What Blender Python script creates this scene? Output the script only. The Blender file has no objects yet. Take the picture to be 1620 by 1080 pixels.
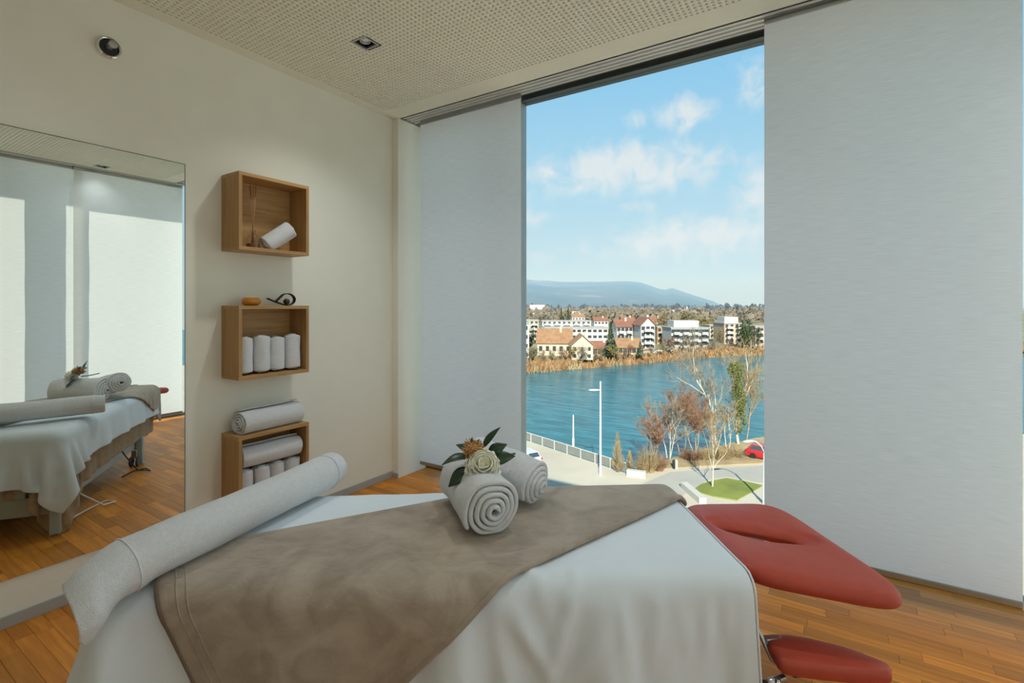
import bpy, bmesh, math, random
import numpy as np
from mathutils import Vector, Matrix, noise

random.seed(7)
np.random.seed(7)
scene = bpy.context.scene
col = scene.collection

# ------------------------------------------------------------------ camera
F = 780.0
YAW = math.atan(505 / F)
EYE = 1.635
HORIZON = 484.0
cam_d = bpy.data.cameras.new('camera')
cam_d.sensor_width = 36.0
cam_d.lens = F / 1620 * 36.0
cam_d.shift_y = -(540 - HORIZON) / 1620.0
cam_d.clip_start = 0.05
cam_d.clip_end = 20000
cam = bpy.data.objects.new('camera', cam_d)
col.objects.link(cam)
cam.location = (0, 0, EYE)
cam.rotation_euler = (math.pi / 2, 0, YAW)
scene.camera = cam
cS, cC = math.sin(YAW), math.cos(YAW)


def ray(px, py):
    u = (px - 810) / F
    v = (HORIZON - py) / F
    return Vector((-cS + u * cC, cC + u * cS, v))


def at_z(px, py, z):
    d = ray(px, py)
    return Vector((0, 0, EYE)) + d * ((z - EYE) / d.z)


def at_t(px, py, t):
    return Vector((0, 0, EYE)) + ray(px, py) * t


# ------------------------------------------------------------------ view
scene.view_settings.view_transform = 'Standard'
scene.view_settings.look = 'None'
scene.view_settings.gamma = 1.0
scene.view_settings.exposure = 0.33
scene.view_settings.use_curve_mapping = False

LAMP_W = 38.0        # the downlight over the oak boxes and the added one over the table
LAMP_DIM = 7.0       # the others, dimmed; the unseen ones are added to brighten the room

# ------------------------------------------------------------------ sun
SUN_AZ = math.radians(26)
SUN_EL = math.radians(30)
to_sun = Vector((math.sin(SUN_AZ) * math.cos(SUN_EL), -math.cos(SUN_AZ) * math.cos(SUN_EL), math.sin(SUN_EL)))
sun_d = bpy.data.lights.new('sun', 'SUN')
sun_d.energy = 8.4
sun_d.color = (1.0, 0.93, 0.82)
sun_d.angle = math.radians(0.55)
sun = bpy.data.objects.new('sun', sun_d)
col.objects.link(sun)
sun.rotation_euler = to_sun.to_track_quat('Z', 'Y').to_euler()
sun.location = (0, 0, 60)

# ------------------------------------------------------------------ sky
world = bpy.data.worlds.new('sky')
scene.world = world
world.use_nodes = True
wn, wl = world.node_tree.nodes, world.node_tree.links
wn.clear()


def nd(nodes, t, **kw):
    n = nodes.new(t)
    for k, v in kw.items():
        setattr(n, k, v)
    return n


def build_sky():
    out = nd(wn, 'ShaderNodeOutputWorld')
    bg = nd(wn, 'ShaderNodeBackground')
    bg.inputs[1].default_value = 0.80
    wl.new(bg.outputs[0], out.inputs[0])
    tc = nd(wn, 'ShaderNodeTexCoord')
    D = tc.outputs['Generated']
    sep = nd(wn, 'ShaderNodeSeparateXYZ')
    wl.new(D, sep.inputs[0])

    def math_(op, a, b=None, clamp=False):
        n = nd(wn, 'ShaderNodeMath', operation=op, use_clamp=clamp)
        for i, x in enumerate((a, b)):
            if x is None:
                continue
            if isinstance(x, (int, float)):
                n.inputs[i].default_value = x
            else:
                wl.new(x, n.inputs[i])
        return n.outputs[0]

    ramp = nd(wn, 'ShaderNodeValToRGB')
    wl.new(sep.outputs[2], ramp.inputs[0])
    r = ramp.color_ramp
    r.elements[0].position = 0.0
    r.elements[0].color = (0.66, 0.77, 0.85, 1)
    r.elements[1].position = 1.0
    r.elements[1].color = (0.16, 0.38, 0.75, 1)
    for p, c in ((0.06, (0.62, 0.76, 0.86, 1)), (0.22, (0.47, 0.73, 0.92, 1)), (0.45, (0.30, 0.64, 0.95, 1))):
        e = r.elements.new(p)
        e.color = c
    # cloud plane coordinates (perspective towards the horizon)
    zz = math_('ADD', math_('MAXIMUM', sep.outputs[2], 0.0), 0.16)
    cx = math_('DIVIDE', sep.outputs[0], zz)
    cy = math_('DIVIDE', sep.outputs[1], zz)
    comb = nd(wn, 'ShaderNodeCombineXYZ')
    wl.new(cx, comb.inputs[0])
    wl.new(cy, comb.inputs[1])
    nz = nd(wn, 'ShaderNodeTexNoise')
    nz.inputs['Scale'].default_value = 2.6
    nz.inputs['Detail'].default_value = 9
    nz.inputs['Roughness'].default_value = 0.62
    nz.inputs['Distortion'].default_value = 0.35
    wl.new(comb.outputs[0], nz.inputs['Vector'])
    nz2 = nd(wn, 'ShaderNodeTexNoise')
    nz2.inputs['Scale'].default_value = 22
    nz2.inputs['Detail'].default_value = 8
    nz2.inputs['Roughness'].default_value = 0.6
    nz2.inputs['Distortion'].default_value = 0.5
    wl.new(D, nz2.inputs['Vector'])
    base = math_('MULTIPLY', math_('SUBTRACT', nz.outputs[0], 0.60), 2.6)

    # the cumulus banks of the afternoon: soft ellipsoids in direction space broken up by noise
    total = None
    for px, py, a, b, w in ((985, 268, 150, 38, 1.0), (1000, 285, 110, 28, .6), (1090, 378, 120, 34, .95), (1055, 392, 190, 22, .6),
                            (1085, 178, 45, 34, .75), (1195, 130, 30, 34, .8), (1003, 190, 26, 18, .55), (836, 345, 30, 16, .7),
                            (1010, 328, 40, 14, .55), (850, 408, 60, 14, .5), (1085, 345, 50, 16, .5), (740, 300, 90, 40, .9),
                            (1290, 300, 130, 50, .9), (560, 200, 120, 60, .8), (1400, 180, 110, 60, .8)):
        c = ray(px, py)
        s = c.length
        c.normalize()
        h = c.cross(Vector((0, 0, 1))).normalized()
        v = h.cross(c).normalized()
        ra, rb = a * 1.2 / F / s, b * 1.2 / F / s
        d1 = nd(wn, 'ShaderNodeVectorMath', operation='DOT_PRODUCT')
        wl.new(D, d1.inputs[0])
        d1.inputs[1].default_value = h / ra
        d2 = nd(wn, 'ShaderNodeVectorMath', operation='DOT_PRODUCT')
        wl.new(D, d2.inputs[0])
        d2.inputs[1].default_value = v / rb
        d3 = nd(wn, 'ShaderNodeVectorMath', operation='DOT_PRODUCT')
        wl.new(D, d3.inputs[0])
        d3.inputs[1].default_value = c
        q = math_('ADD', math_('MULTIPLY', d1.outputs['Value'], d1.outputs['Value']), math_('MULTIPLY', d2.outputs['Value'], d2.outputs['Value']))
        m = math_('MULTIPLY', math_('EXPONENT', math_('MULTIPLY', q, -1.0)), w)
        m = math_('MULTIPLY', m, math_('GREATER_THAN', d3.outputs['Value'], 0.0))
        total = m if total is None else math_('MAXIMUM', total, m)
    n2 = math_('SUBTRACT', nz2.outputs[0], 0.5)
    bank = math_('ADD', math_('SUBTRACT', total, 0.30), math_('MULTIPLY', n2, 2.2))
    bank = math_('MULTIPLY', math_('MULTIPLY', bank, 1.5), math_('GREATER_THAN', total, 0.02))
    bank = math_('MULTIPLY', math_('MAXIMUM', bank, 0.0, True), math_('MULTIPLY', total, 1.6, True))
    cl = math_('MAXIMUM', bank, math_('MULTIPLY', base, 0.8))
    cl = math_('MULTIPLY', math_('MAXIMUM', cl, 0.0), 1.0, True)
    mask = math_('MULTIPLY', cl, math_('MULTIPLY', math_('MAXIMUM', sep.outputs[2], 0.0), 14.0, True))
    mix = nd(wn, 'ShaderNodeMix', data_type='RGBA')
    wl.new(math_('MULTIPLY', mask, 0.86), mix.inputs[0])
    wl.new(ramp.outputs[0], mix.inputs[6])
    mix.inputs[7].default_value = (0.90, 0.90, 0.91, 1)
    wl.new(mix.outputs[2], bg.inputs[0])


build_sky()


# ------------------------------------------------------------------ helpers
def tag(o, label=None, cat=None, group=None, kind=None):
    if label: o['label'] = label
    if cat: o['category'] = cat
    if group: o['group'] = group
    if kind: o['kind'] = kind
    return o


def empty(name, loc=(0, 0, 0), rz=0.0, label=None, cat=None, group=None):
    o = bpy.data.objects.new(name, None)
    col.objects.link(o)
    o.empty_display_size = 0.1
    o.location = loc
    o.rotation_euler = (0, 0, rz)
    return tag(o, label, cat, group)


def copy_tree(o, parent=None):
    c = o.copy()
    col.objects.link(c)
    if parent is not None:
        c.parent = parent
    for ch in list(o.children):
        copy_tree(ch, c)
    return c


class MB:
    def __init__(self):
        self.v, self.f = [], []

    def add(self, vs, fs):
        k = len(self.v)
        self.v += [tuple(p) for p in vs]
        self.f += [tuple(i + k for i in f) for f in fs]
        return self

    def box(self, x0, x1, y0, y1, z0, z1, m=None):
        vs = [Vector((x, y, z)) for x in (x0, x1) for y in (y0, y1) for z in (z0, z1)]
        if m is not None:
            vs = [m @ p for p in vs]
        return self.add(vs, [(0, 1, 3, 2), (4, 6, 7, 5), (0, 4, 5, 1), (2, 3, 7, 6), (0, 2, 6, 4), (1, 5, 7, 3)])

    def bar(self, a, b, w, h, up=(0, 0, 1)):
        a, b = Vector(a), Vector(b)
        d = (b - a)
        L = d.length
        x = d.normalized()
        y = Vector(up).cross(x)
        if y.length < 1e-4: y = Vector((1, 0, 0)).cross(x)
        y.normalize()
        z = x.cross(y)
        m = Matrix.Translation(a) @ Matrix((x, y, z)).transposed().to_4x4()
        return self.box(0, L, -w / 2, w / 2, -h / 2, h / 2, m)

    def tube(self, pts, rad, n=8, cap=True, closed=False):
        pts = [Vector(p) for p in pts]
        if not hasattr(rad, '__len__'): rad = [rad] * len(pts)
        ref = None
        vs, fs = [], []
        N = len(pts)
        for i, p in enumerate(pts):
            if closed:
                t = (pts[(i + 1) % N] - pts[i - 1])
            else:
                t = pts[min(i + 1, N - 1)] - pts[max(i - 1, 0)]
            t.normalize()
            if ref is None:
                ref = Vector((0, 0, 1)) if abs(t.z) < .9 else Vector((1, 0, 0))
            a = t.cross(ref)
            if a.length < 1e-5: a = t.orthogonal()
            a.normalize()
            b = a.cross(t).normalized()
            ref = b
            for k in range(n):
                an = 2 * math.pi * k / n
                vs.append(p + (a * math.cos(an) + b * math.sin(an)) * rad[i])
        M = N if closed else N - 1
        for i in range(M):
            j = (i + 1) % N
            for k in range(n):
                k2 = (k + 1) % n
                fs.append((i * n + k, i * n + k2, j * n + k2, j * n + k))
        if cap and not closed:
            fs.append(tuple(range(n)))
            fs.append(tuple((N - 1) * n + k for k in reversed(range(n))))
        return self.add(vs, fs)

    def lathe(self, prof, n=20, m=None):
        vs, fs = [], []
        for r, z in prof:
            for k in range(n):
                a = 2 * math.pi * k / n
                vs.append(Vector((r * math.cos(a), r * math.sin(a), z)))
        for i in range(len(prof) - 1):
            for k in range(n):
                k2 = (k + 1) % n
                fs.append((i * n + k, i * n + k2, (i + 1) * n + k2, (i + 1) * n + k))
        fs.append(tuple(reversed(range(n))))
        fs.append(tuple((len(prof) - 1) * n + k for k in range(n)))
        if m is not None:
            vs = [m @ p for p in vs]
        return self.add(vs, fs)

    def ball(self, c, r, n=12, sz=1.0):
        prof = [(max(1e-4, r * math.sin(math.pi * i / n)), -r * sz * math.cos(math.pi * i / n)) for i in range(n + 1)]
        return self.lathe(prof, n + 4, Matrix.Translation(Vector(c)))

    def prism(self, poly, z0, z1):
        n = len(poly)
        vs = [(p[0], p[1], z0) for p in poly] + [(p[0], p[1], z1) for p in poly]
        fs = [tuple(reversed(range(n))), tuple(range(n, 2 * n))]
        for i in range(n):
            j = (i + 1) % n
            fs.append((i, j, n + j, n + i))
        return self.add(vs, fs)

    def grid(self, G):
        m, n = len(G), len(G[0])
        vs = [p for row in G for p in row]
        fs = [(i * n + j, i * n + j + 1, (i + 1) * n + j + 1, (i + 1) * n + j) for i in range(m - 1) for j in range(n - 1)]
        return self.add(vs, fs)

    def mesh(self, name):
        me = bpy.data.meshes.new(name)
        me.from_pydata(self.v, [], self.f)
        me.update()
        return me

    def build(self, name, mat, parent=None, smooth=False, bevel=0, fix=True, angle=None):
        me = self.mesh(name)
        if fix:
            bm = bmesh.new()
            bm.from_mesh(me)
            bmesh.ops.recalc_face_normals(bm, faces=bm.faces)
            bm.to_mesh(me)
            bm.free()
        if mat is not None: me.materials.append(mat)
        o = bpy.data.objects.new(name, me)
        col.objects.link(o)
        if parent is not None: o.parent = parent
        if smooth:
            me.polygons.foreach_set('use_smooth', [True] * len(me.polygons))
            if angle:
                try:
                    me.set_sharp_from_angle(angle=math.radians(angle))
                except Exception:
                    pass
        if bevel:
            b = o.modifiers.new('bevel', 'BEVEL')
            b.width = bevel
            b.segments = 2
            b.limit_method = 'ANGLE'
        return o


def np_obj(name, G, mat, parent=None, thick=0, sub=0, smooth=True, offset=0):
    """grid array (m,n,3) to object"""
    m, n = G.shape[:2]
    me = bpy.data.meshes.new(name)
    i, j = np.meshgrid(np.arange(m - 1), np.arange(n - 1), indexing='ij')
    a = (i * n + j).ravel()
    fs = np.stack([a, a + 1, a + n + 1, a + n], 1)
    me.from_pydata(G.reshape(-1, 3).tolist(), [], fs.tolist())
    uv = me.uv_layers.new(name='uv')
    vi = np.empty(len(me.loops), int)
    me.loops.foreach_get('vertex_index', vi)
    uvs = np.stack([(vi // n) / (m - 1), (vi % n) / (n - 1)], 1).astype(np.float32)
    uv.data.foreach_set('uv', uvs.ravel())
    if smooth: me.polygons.foreach_set('use_smooth', [True] * len(me.polygons))
    if mat is not None: me.materials.append(mat)
    o = bpy.data.objects.new(name, me)
    col.objects.link(o)
    if parent is not None: o.parent = parent
    if thick:
        s = o.modifiers.new('thickness', 'SOLIDIFY')
        s.thickness = thick
        s.offset = offset
    if sub:
        s = o.modifiers.new('smooth', 'SUBSURF')
        s.levels = sub
        s.render_levels = sub
    return o


# ------------------------------------------------------------------ materials
MATS = {}


def material(name):
    m = bpy.data.materials.new(name)
    m.use_nodes = True
    nt = m.node_tree
    b = nt.nodes['Principled BSDF']
    MATS[name] = m
    return m, nt.nodes, nt.links, b


def simple(name, c, rough=.5, metal=0, var=.06, scale=8, bump=0, bscale=60, spec=.5, sheen=0, coords='Object', stretch=None, coat=0):
    m, n, l, b = material(name)
    b.inputs['Roughness'].default_value = rough
    b.inputs['Metallic'].default_value = metal
    b.inputs['Specular IOR Level'].default_value = spec
    b.inputs['Sheen Weight'].default_value = sheen
    b.inputs['Sheen Roughness'].default_value = .4
    b.inputs['Coat Weight'].default_value = coat
    tc = n.new('ShaderNodeTexCoord')
    vec = tc.outputs[coords]
    if stretch:
        mp = n.new('ShaderNodeMapping')
        mp.inputs['Scale'].default_value = stretch
        l.new(vec, mp.inputs[0])
        vec = mp.outputs[0]
    nz = n.new('ShaderNodeTexNoise')
    nz.inputs['Scale'].default_value = scale
    nz.inputs['Detail'].default_value = 5
    l.new(vec, nz.inputs['Vector'])
    rp = n.new('ShaderNodeValToRGB')
    rp.color_ramp.elements[0].position = .3
    rp.color_ramp.elements[1].position = .7
    rp.color_ramp.elements[0].color = (*[x * (1 - var) for x in c], 1)
    rp.color_ramp.elements[1].color = (*[min(1, x * (1 + var)) for x in c], 1)
    l.new(nz.outputs[0], rp.inputs[0])
    l.new(rp.outputs[0], b.inputs['Base Color'])
    if bump:
        nb = n.new('ShaderNodeTexNoise')
        nb.inputs['Scale'].default_value = bscale
        nb.inputs['Detail'].default_value = 4
        l.new(vec, nb.inputs['Vector'])
        bp = n.new('ShaderNodeBump')
        bp.inputs['Strength'].default_value = bump
        bp.inputs['Distance'].default_value = .01
        l.new(nb.outputs[0], bp.inputs['Height'])
        l.new(bp.outputs[0], b.inputs['Normal'])
    return m


def wood(name, c0, c1, axis='Y', rnd=None, rough=.4, scale=1.0, coat=0, tint=.25):
    m, n, l, b = material(name)
    b.inputs['Roughness'].default_value = rough
    b.inputs['Coat Weight'].default_value = coat
    b.inputs['Coat Roughness'].default_value = .12
    b.inputs['Specular IOR Level'].default_value = .35
    tc = n.new('ShaderNodeTexCoord')
    mp = n.new('ShaderNodeMapping')
    st = {'X': (1.2, 22, 22), 'Y': (22, 1.2, 22), 'Z': (22, 22, 1.2)}[axis]
    mp.inputs['Scale'].default_value = [s * scale for s in st]
    l.new(tc.outputs['Object'], mp.inputs[0])
    nz = n.new('ShaderNodeTexNoise')
    nz.inputs['Scale'].default_value = 2.2
    nz.inputs['Detail'].default_value = 7
    nz.inputs['Roughness'].default_value = .6
    nz.inputs['Distortion'].default_value = .3
    l.new(mp.outputs[0], nz.inputs['Vector'])
    rp = n.new('ShaderNodeValToRGB')
    rp.color_ramp.elements[0].position = .3
    rp.color_ramp.elements[1].position = .72
    rp.color_ramp.elements[0].color = (*c0, 1)
    rp.color_ramp.elements[1].color = (*c1, 1)
    l.new(nz.outputs[0], rp.inputs[0])
    last = rp.outputs[0]
    if rnd:
        if rnd == 'object':
            oi = n.new('ShaderNodeObjectInfo')
            rs = oi.outputs['Random']
            # shift the grain for each stave
            ad = n.new('ShaderNodeVectorMath')
            ad.operation = 'ADD'
            sc_ = n.new('ShaderNodeVectorMath')
            sc_.operation = 'SCALE'
            sc_.inputs[0].default_value = (13, 57, 31)
            l.new(rs, sc_.inputs['Scale'])
            l.new(mp.outputs[0], ad.inputs[0])
            l.new(sc_.outputs[0], ad.inputs[1])
            l.new(ad.outputs[0], nz.inputs['Vector'])
        else:
            gi = n.new('ShaderNodeNewGeometry')
            rs = gi.outputs['Random Per Island']
        hs = n.new('ShaderNodeHueSaturation')
        mr = n.new('ShaderNodeMapRange')
        mr.inputs['To Min'].default_value = 1 - tint
        mr.inputs['To Max'].default_value = 1 + tint
        l.new(rs, mr.inputs['Value'])
        l.new(mr.outputs[0], hs.inputs['Value'])
        l.new(last, hs.inputs['Color'])
        last = hs.outputs[0]
    l.new(last, b.inputs['Base Color'])
    bp = n.new('ShaderNodeBump')
    bp.inputs['Strength'].default_value = .06
    bp.inputs['Distance'].default_value = .004
    l.new(nz.outputs[0], bp.inputs['Height'])
    l.new(bp.outputs[0], b.inputs['Normal'])
    return m


M_wall = simple('wall_paint', (.89, .87, .755), .75, var=.02, scale=3, bump=.06, bscale=160)
M_ceil = simple('ceiling_paint', (.93, .91, .77), .8, var=.015, scale=4)
M_void = simple('ceiling_void', (.05, .045, .035), .95)
M_skirt = simple('grey_skirting', (.42, .41, .38), .5, var=.03)
M_white = simple('white_paint', (.85, .85, .83), .5, var=.02)
M_alu = simple('aluminium', (.62, .62, .60), .35, metal=.85, var=.03, stretch=(1, 40, 40), scale=6)
M_alubar = simple('olive_anodised_bar', (.30, .29, .24), .4, metal=.5, var=.04)
M_frame = simple('dark_window_frame', (.10, .12, .12), .45, metal=.3, var=.05)
M_framel = simple('grey_window_frame', (.40, .42, .41), .45, metal=.3, var=.04)
M_black = simple('black_plastic', (.015, .015, .016), .4, var=.1)
M_rubber = simple('grey_rubber', (.10, .105, .11), .6, var=.1)
M_chrome = simple('chrome', (.75, .74, .72), .12, metal=1, var=.02)
M_steel = simple('brushed_steel', (.50, .50, .50), .3, metal=.9, var=.06)
M_tablemetal = simple('grey_enamel', (.46, .52, .52), .4, var=.03, metal=.1)
M_tablepanel = simple('olive_grey_enamel', (.36, .37, .30), .45, var=.03)
M_tan = simple('tan_terry', (.42, .29, .17), .9, var=.15, scale=25, bump=.5, bscale=260, sheen=.3)
M_red = simple('red_vinyl', (.46, .070, .040), .45, var=.06, scale=18, bump=.05, bscale=420, spec=.28)
M_towel = simple('white_terry', (.95, .965, .98), .95, var=.05, scale=60, bump=.9, bscale=330, sheen=.35)
M_towel2 = simple('white_terry_hem', (.80, .83, .85), .9, var=.03, scale=30, bump=.25, bscale=500, stretch=(30, 1, 1))
M_oak = wood('oak_veneer', (.40, .215, .075), (.58, .345, .14), 'Y', rough=.45)
M_oakz = wood('oak_veneer_upright', (.36, .19, .065), (.52, .305, .125), 'Z', rough=.45)
M_plank = wood('oak_parquet', (.50, .155, .012), (.74, .29, .035), 'X', rnd='object', rough=.5, coat=.08, scale=.8)
M_plank2 = wood('oak_parquet_field', (.50, .155, .012), (.74, .29, .035), 'X', rnd='island', rough=.5, coat=.08, scale=.8)
M_sub = simple('subfloor', (.10, .055, .02), .9)
M_concrete = simple('concrete', (.55, .53, .48), .9, var=.1, scale=.4)


def mirror_mat():
    m, n, l, b = material('silvered_mirror')
    b.inputs['Base Color'].default_value = (.86, .90, .87, 1)
    b.inputs['Metallic'].default_value = 1
    b.inputs['Roughness'].default_value = 0.0
    return m


M_mirror = mirror_mat()


def glass_mat():
    m, n, l, b = material('window_glass')
    n.remove(b)
    out = n['Material Output']
    tr = n.new('ShaderNodeBsdfTransparent')
    tr.inputs[0].default_value = (.93, .955, .945, 1)
    gl = n.new('ShaderNodeBsdfGlossy')
    gl.inputs['Roughness'].default_value = 0
    fr = n.new('ShaderNodeFresnel')
    fr.inputs[0].default_value = 1.45
    mx = n.new('ShaderNodeMixShader')
    mu = n.new('ShaderNodeMath')
    mu.operation = 'MULTIPLY'
    mu.inputs[1].default_value = .15
    l.new(fr.outputs[0], mu.inputs[0])
    l.new(mu.outputs[0], mx.inputs[0])
    l.new(tr.outputs[0], mx.inputs[1])
    l.new(gl.outputs[0], mx.inputs[2])
    l.new(mx.outputs[0], out.inputs[0])
    return m


M_glass = glass_mat()


def blind_mat(name='woven_screen_fabric', trans=.52, lo=.83, hi=.93):
    m, n, l, b = material(name)
    n.remove(b)
    out = n['Material Output']
    tc = n.new('ShaderNodeTexCoord')
    mp = n.new('ShaderNodeMapping')
    mp.inputs['Scale'].default_value = (9, 9, 260)
    l.new(tc.outputs['Object'], mp.inputs[0])
    nz = n.new('ShaderNodeTexNoise')
    nz.inputs['Scale'].default_value = 1.0
    nz.inputs['Detail'].default_value = 3
    l.new(mp.outputs[0], nz.inputs['Vector'])
    rp = n.new('ShaderNodeValToRGB')
    rp.color_ramp.elements[0].position = .3
    rp.color_ramp.elements[1].position = .7
    rp.color_ramp.elements[0].color = (lo, lo, lo * .99, 1)
    rp.color_ramp.elements[1].color = (hi, hi, hi * .99, 1)
    l.new(nz.outputs[0], rp.inputs[0])
    df = n.new('ShaderNodeBsdfDiffuse')
    tl = n.new('ShaderNodeBsdfTranslucent')
    mx = n.new('ShaderNodeMixShader')
    mx.inputs[0].default_value = trans
    bp = n.new('ShaderNodeBump')
    bp.inputs['Strength'].default_value = .12
    bp.inputs['Distance'].default_value = .004
    l.new(nz.outputs[0], bp.inputs['Height'])
    l.new(bp.outputs[0], df.inputs['Normal'])
    l.new(rp.outputs[0], df.inputs[0])
    l.new(rp.outputs[0], tl.inputs[0])
    l.new(df.outputs[0], mx.inputs[1])
    l.new(tl.outputs[0], mx.inputs[2])
    l.new(mx.outputs[0], out.inputs[0])
    return m


M_blind = blind_mat()
M_sheet = simple('white_cotton', (.755, .82, .865), .8, var=.02, scale=5, bump=.10, bscale=14, sheen=.1)


def fleece_mat():
    m, n, l, b = material('taupe_fleece')
    b.inputs['Roughness'].default_value = .75
    b.inputs['Sheen Weight'].default_value = .7
    b.inputs['Sheen Roughness'].default_value = .35
    b.inputs['Sheen Tint'].default_value = (.85, .80, .76, 1)
    tc = n.new('ShaderNodeTexCoord')
    big = n.new('ShaderNodeTexNoise')
    big.inputs['Scale'].default_value = 5.5
    big.inputs['Detail'].default_value = 4
    big.inputs['Distortion'].default_value = 1.2
    l.new(tc.outputs['Object'], big.inputs['Vector'])
    mp = n.new('ShaderNodeMapping')
    mp.inputs['Rotation'].default_value = (0, 0, .6)
    mp.inputs['Scale'].default_value = (13, 20, 16)
    l.new(tc.outputs['Object'], mp.inputs[0])
    st = n.new('ShaderNodeTexNoise')
    st.inputs['Scale'].default_value = 1
    st.inputs['Detail'].default_value = 5
    st.inputs['Distortion'].default_value = .8
    l.new(mp.outputs[0], st.inputs['Vector'])
    mixv = n.new('ShaderNodeMath')
    mixv.operation = 'MULTIPLY_ADD'
    mixv.inputs[1].default_value = .3
    l.new(st.outputs[0], mixv.inputs[0])
    l.new(big.outputs[0], mixv.inputs[2])
    rp = n.new('ShaderNodeValToRGB')
    rp.color_ramp.elements[0].position = .38
    rp.color_ramp.elements[0].color = (.28, .215, .155, 1)
    rp.color_ramp.elements[1].position = .82
    rp.color_ramp.elements[1].color = (.46, .375, .29, 1)
    l.new(mixv.outputs[0], rp.inputs[0])
    l.new(rp.outputs[0], b.inputs['Base Color'])
    fz = n.new('ShaderNodeTexNoise')
    fz.inputs['Scale'].default_value = 500
    l.new(tc.outputs['Object'], fz.inputs['Vector'])
    bp = n.new('ShaderNodeBump')
    bp.inputs['Strength'].default_value = .5
    bp.inputs['Distance'].default_value = .003
    l.new(fz.outputs[0], bp.inputs['Height'])
    b2 = n.new('ShaderNodeBump')
    b2.inputs['Strength'].default_value = .4
    b2.inputs['Distance'].default_value = .014
    l.new(st.outputs[0], b2.inputs['Height'])
    l.new(bp.outputs[0], b2.inputs['Normal'])
    l.new(b2.outputs[0], b.inputs['Normal'])
    return m


M_fleece = fleece_mat()
M_fleecehem = simple('fleece_hem', (.15, .105, .07), .8, var=.1, scale=40, sheen=.5)

# ------------------------------------------------------------------ room shell
X0, XR = -3.524, 1.18          # mirror wall, glass of the right-hand facade
YB, YG = -1.75, 3.78           # back wall, glass of the front facade
ZC = 3.42                      # ceiling
YE = 3.37                      # ceiling edge before the blind track


def struct(o):
    o['kind'] = 'structure'
    return o


wall_left = struct(MB().box(X0 - .2, X0, YB - .2, YG + .1, -.1, 3.75).build('wall_left', M_wall))
wall_back = struct(MB().box(X0, XR + .1, YB - .2, YB, -.1, 3.75).build('wall_back', M_wall))
pier = struct(MB().box(X0, X0 + .078, 3.335, 3.72, 0, 3.42).build('wall_corner', M_wall, bevel=.004))
base_l = struct(MB().box(X0, X0 + .012, YB, 3.335, 0, .062).build('baseboard_left', M_skirt, bevel=.002))
base_c = struct(MB().box(X0, X0 + .085, 3.323, 3.335, 0, .05).build('baseboard_corner', M_skirt, bevel=.002))

# floor: strip parquet, every stave its own piece where it shows largest
floor = struct(MB().box(X0 - .05, XR + .05, YB - .05, YG + .1, -.12, -.012).build('floor', M_sub))


def build_floor():
    PW, gap = .072, .0007
    lengths = (.38, .46, .54)
    meshes = {}
    for L in lengths:
        mb = MB().box(-L / 2 + gap, L / 2 - gap, -PW / 2 + gap, PW / 2 - gap, -.012, 0)
        meshes[L] = mb.mesh('stave')
        meshes[L].materials.append(M_plank)
    cells = []
    y = YB + PW / 2
    row = 0
    while y < 3.80:
        x = X0 - random.random() * .4
        while x < XR:
            L = random.choice(lengths)
            if x + L > X0 and x < XR: cells.append((x + L / 2, y, L))
            x += L
        y += PW
        row += 1
    C0 = Vector((-1.303, 1.516))

    def score(c):
        x, yy, L = c
        if -.9 < yy < 3.6 and x > .45 - (yy - 1.7) * .25 and x < 1.2 and yy > 1.2:
            return 0 + abs(yy - 2.6) * .01              # bare floor at the window
        d = (Vector((x, yy)) - C0)
        w = -x * cS + yy * cC
        if yy > 0 and w > .3 and -3.55 < x < -2.2 and yy < 2.9:
            return 1 + d.length * .1                    # strip by the mirror wall
        if x < -1.0 and yy > 2.1:
            return 2 + d.length * .1
        return 10 + abs(x) + abs(yy)
    cells.sort(key=score)
    for k, (x, yy, L) in enumerate(cells[:290]):
        x0, x1 = max(x - L / 2, X0), min(x + L / 2, XR)
        o = bpy.data.objects.new('stave', meshes[L])
        col.objects.link(o)
        o.location = ((x0 + x1) / 2, yy, 0)
        o.scale.x = (x1 - x0) / L
        o.parent = floor
    rest = MB()
    for x, yy, L in cells[290:]:
        rest.box(max(x - L / 2, X0) + gap, min(x + L / 2, XR) - gap, yy - PW / 2 + gap, yy + PW / 2 - gap, -.012, 0)
    r = rest.build('stave_field', M_plank2, floor, fix=False)
    r['kind'] = 'stuff'


build_floor()

# ceiling: gypsum board with punched holes (real holes, dark void above)
ceiling = struct(MB().box(X0, XR, YB, YE, ZC + .05, ZC + .3).build('ceiling', M_void))
LIGHT = (-2.657, 2.268, .0675)   # down-light centre and half size
LIGHTS = [(-2.657, 2.268), (-.90, 2.36), (.80, 2.44), (-2.657, .55), (-.90, .55), (.84, .55)]  # first and third are the room's own; the rest are added for brightness


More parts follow.
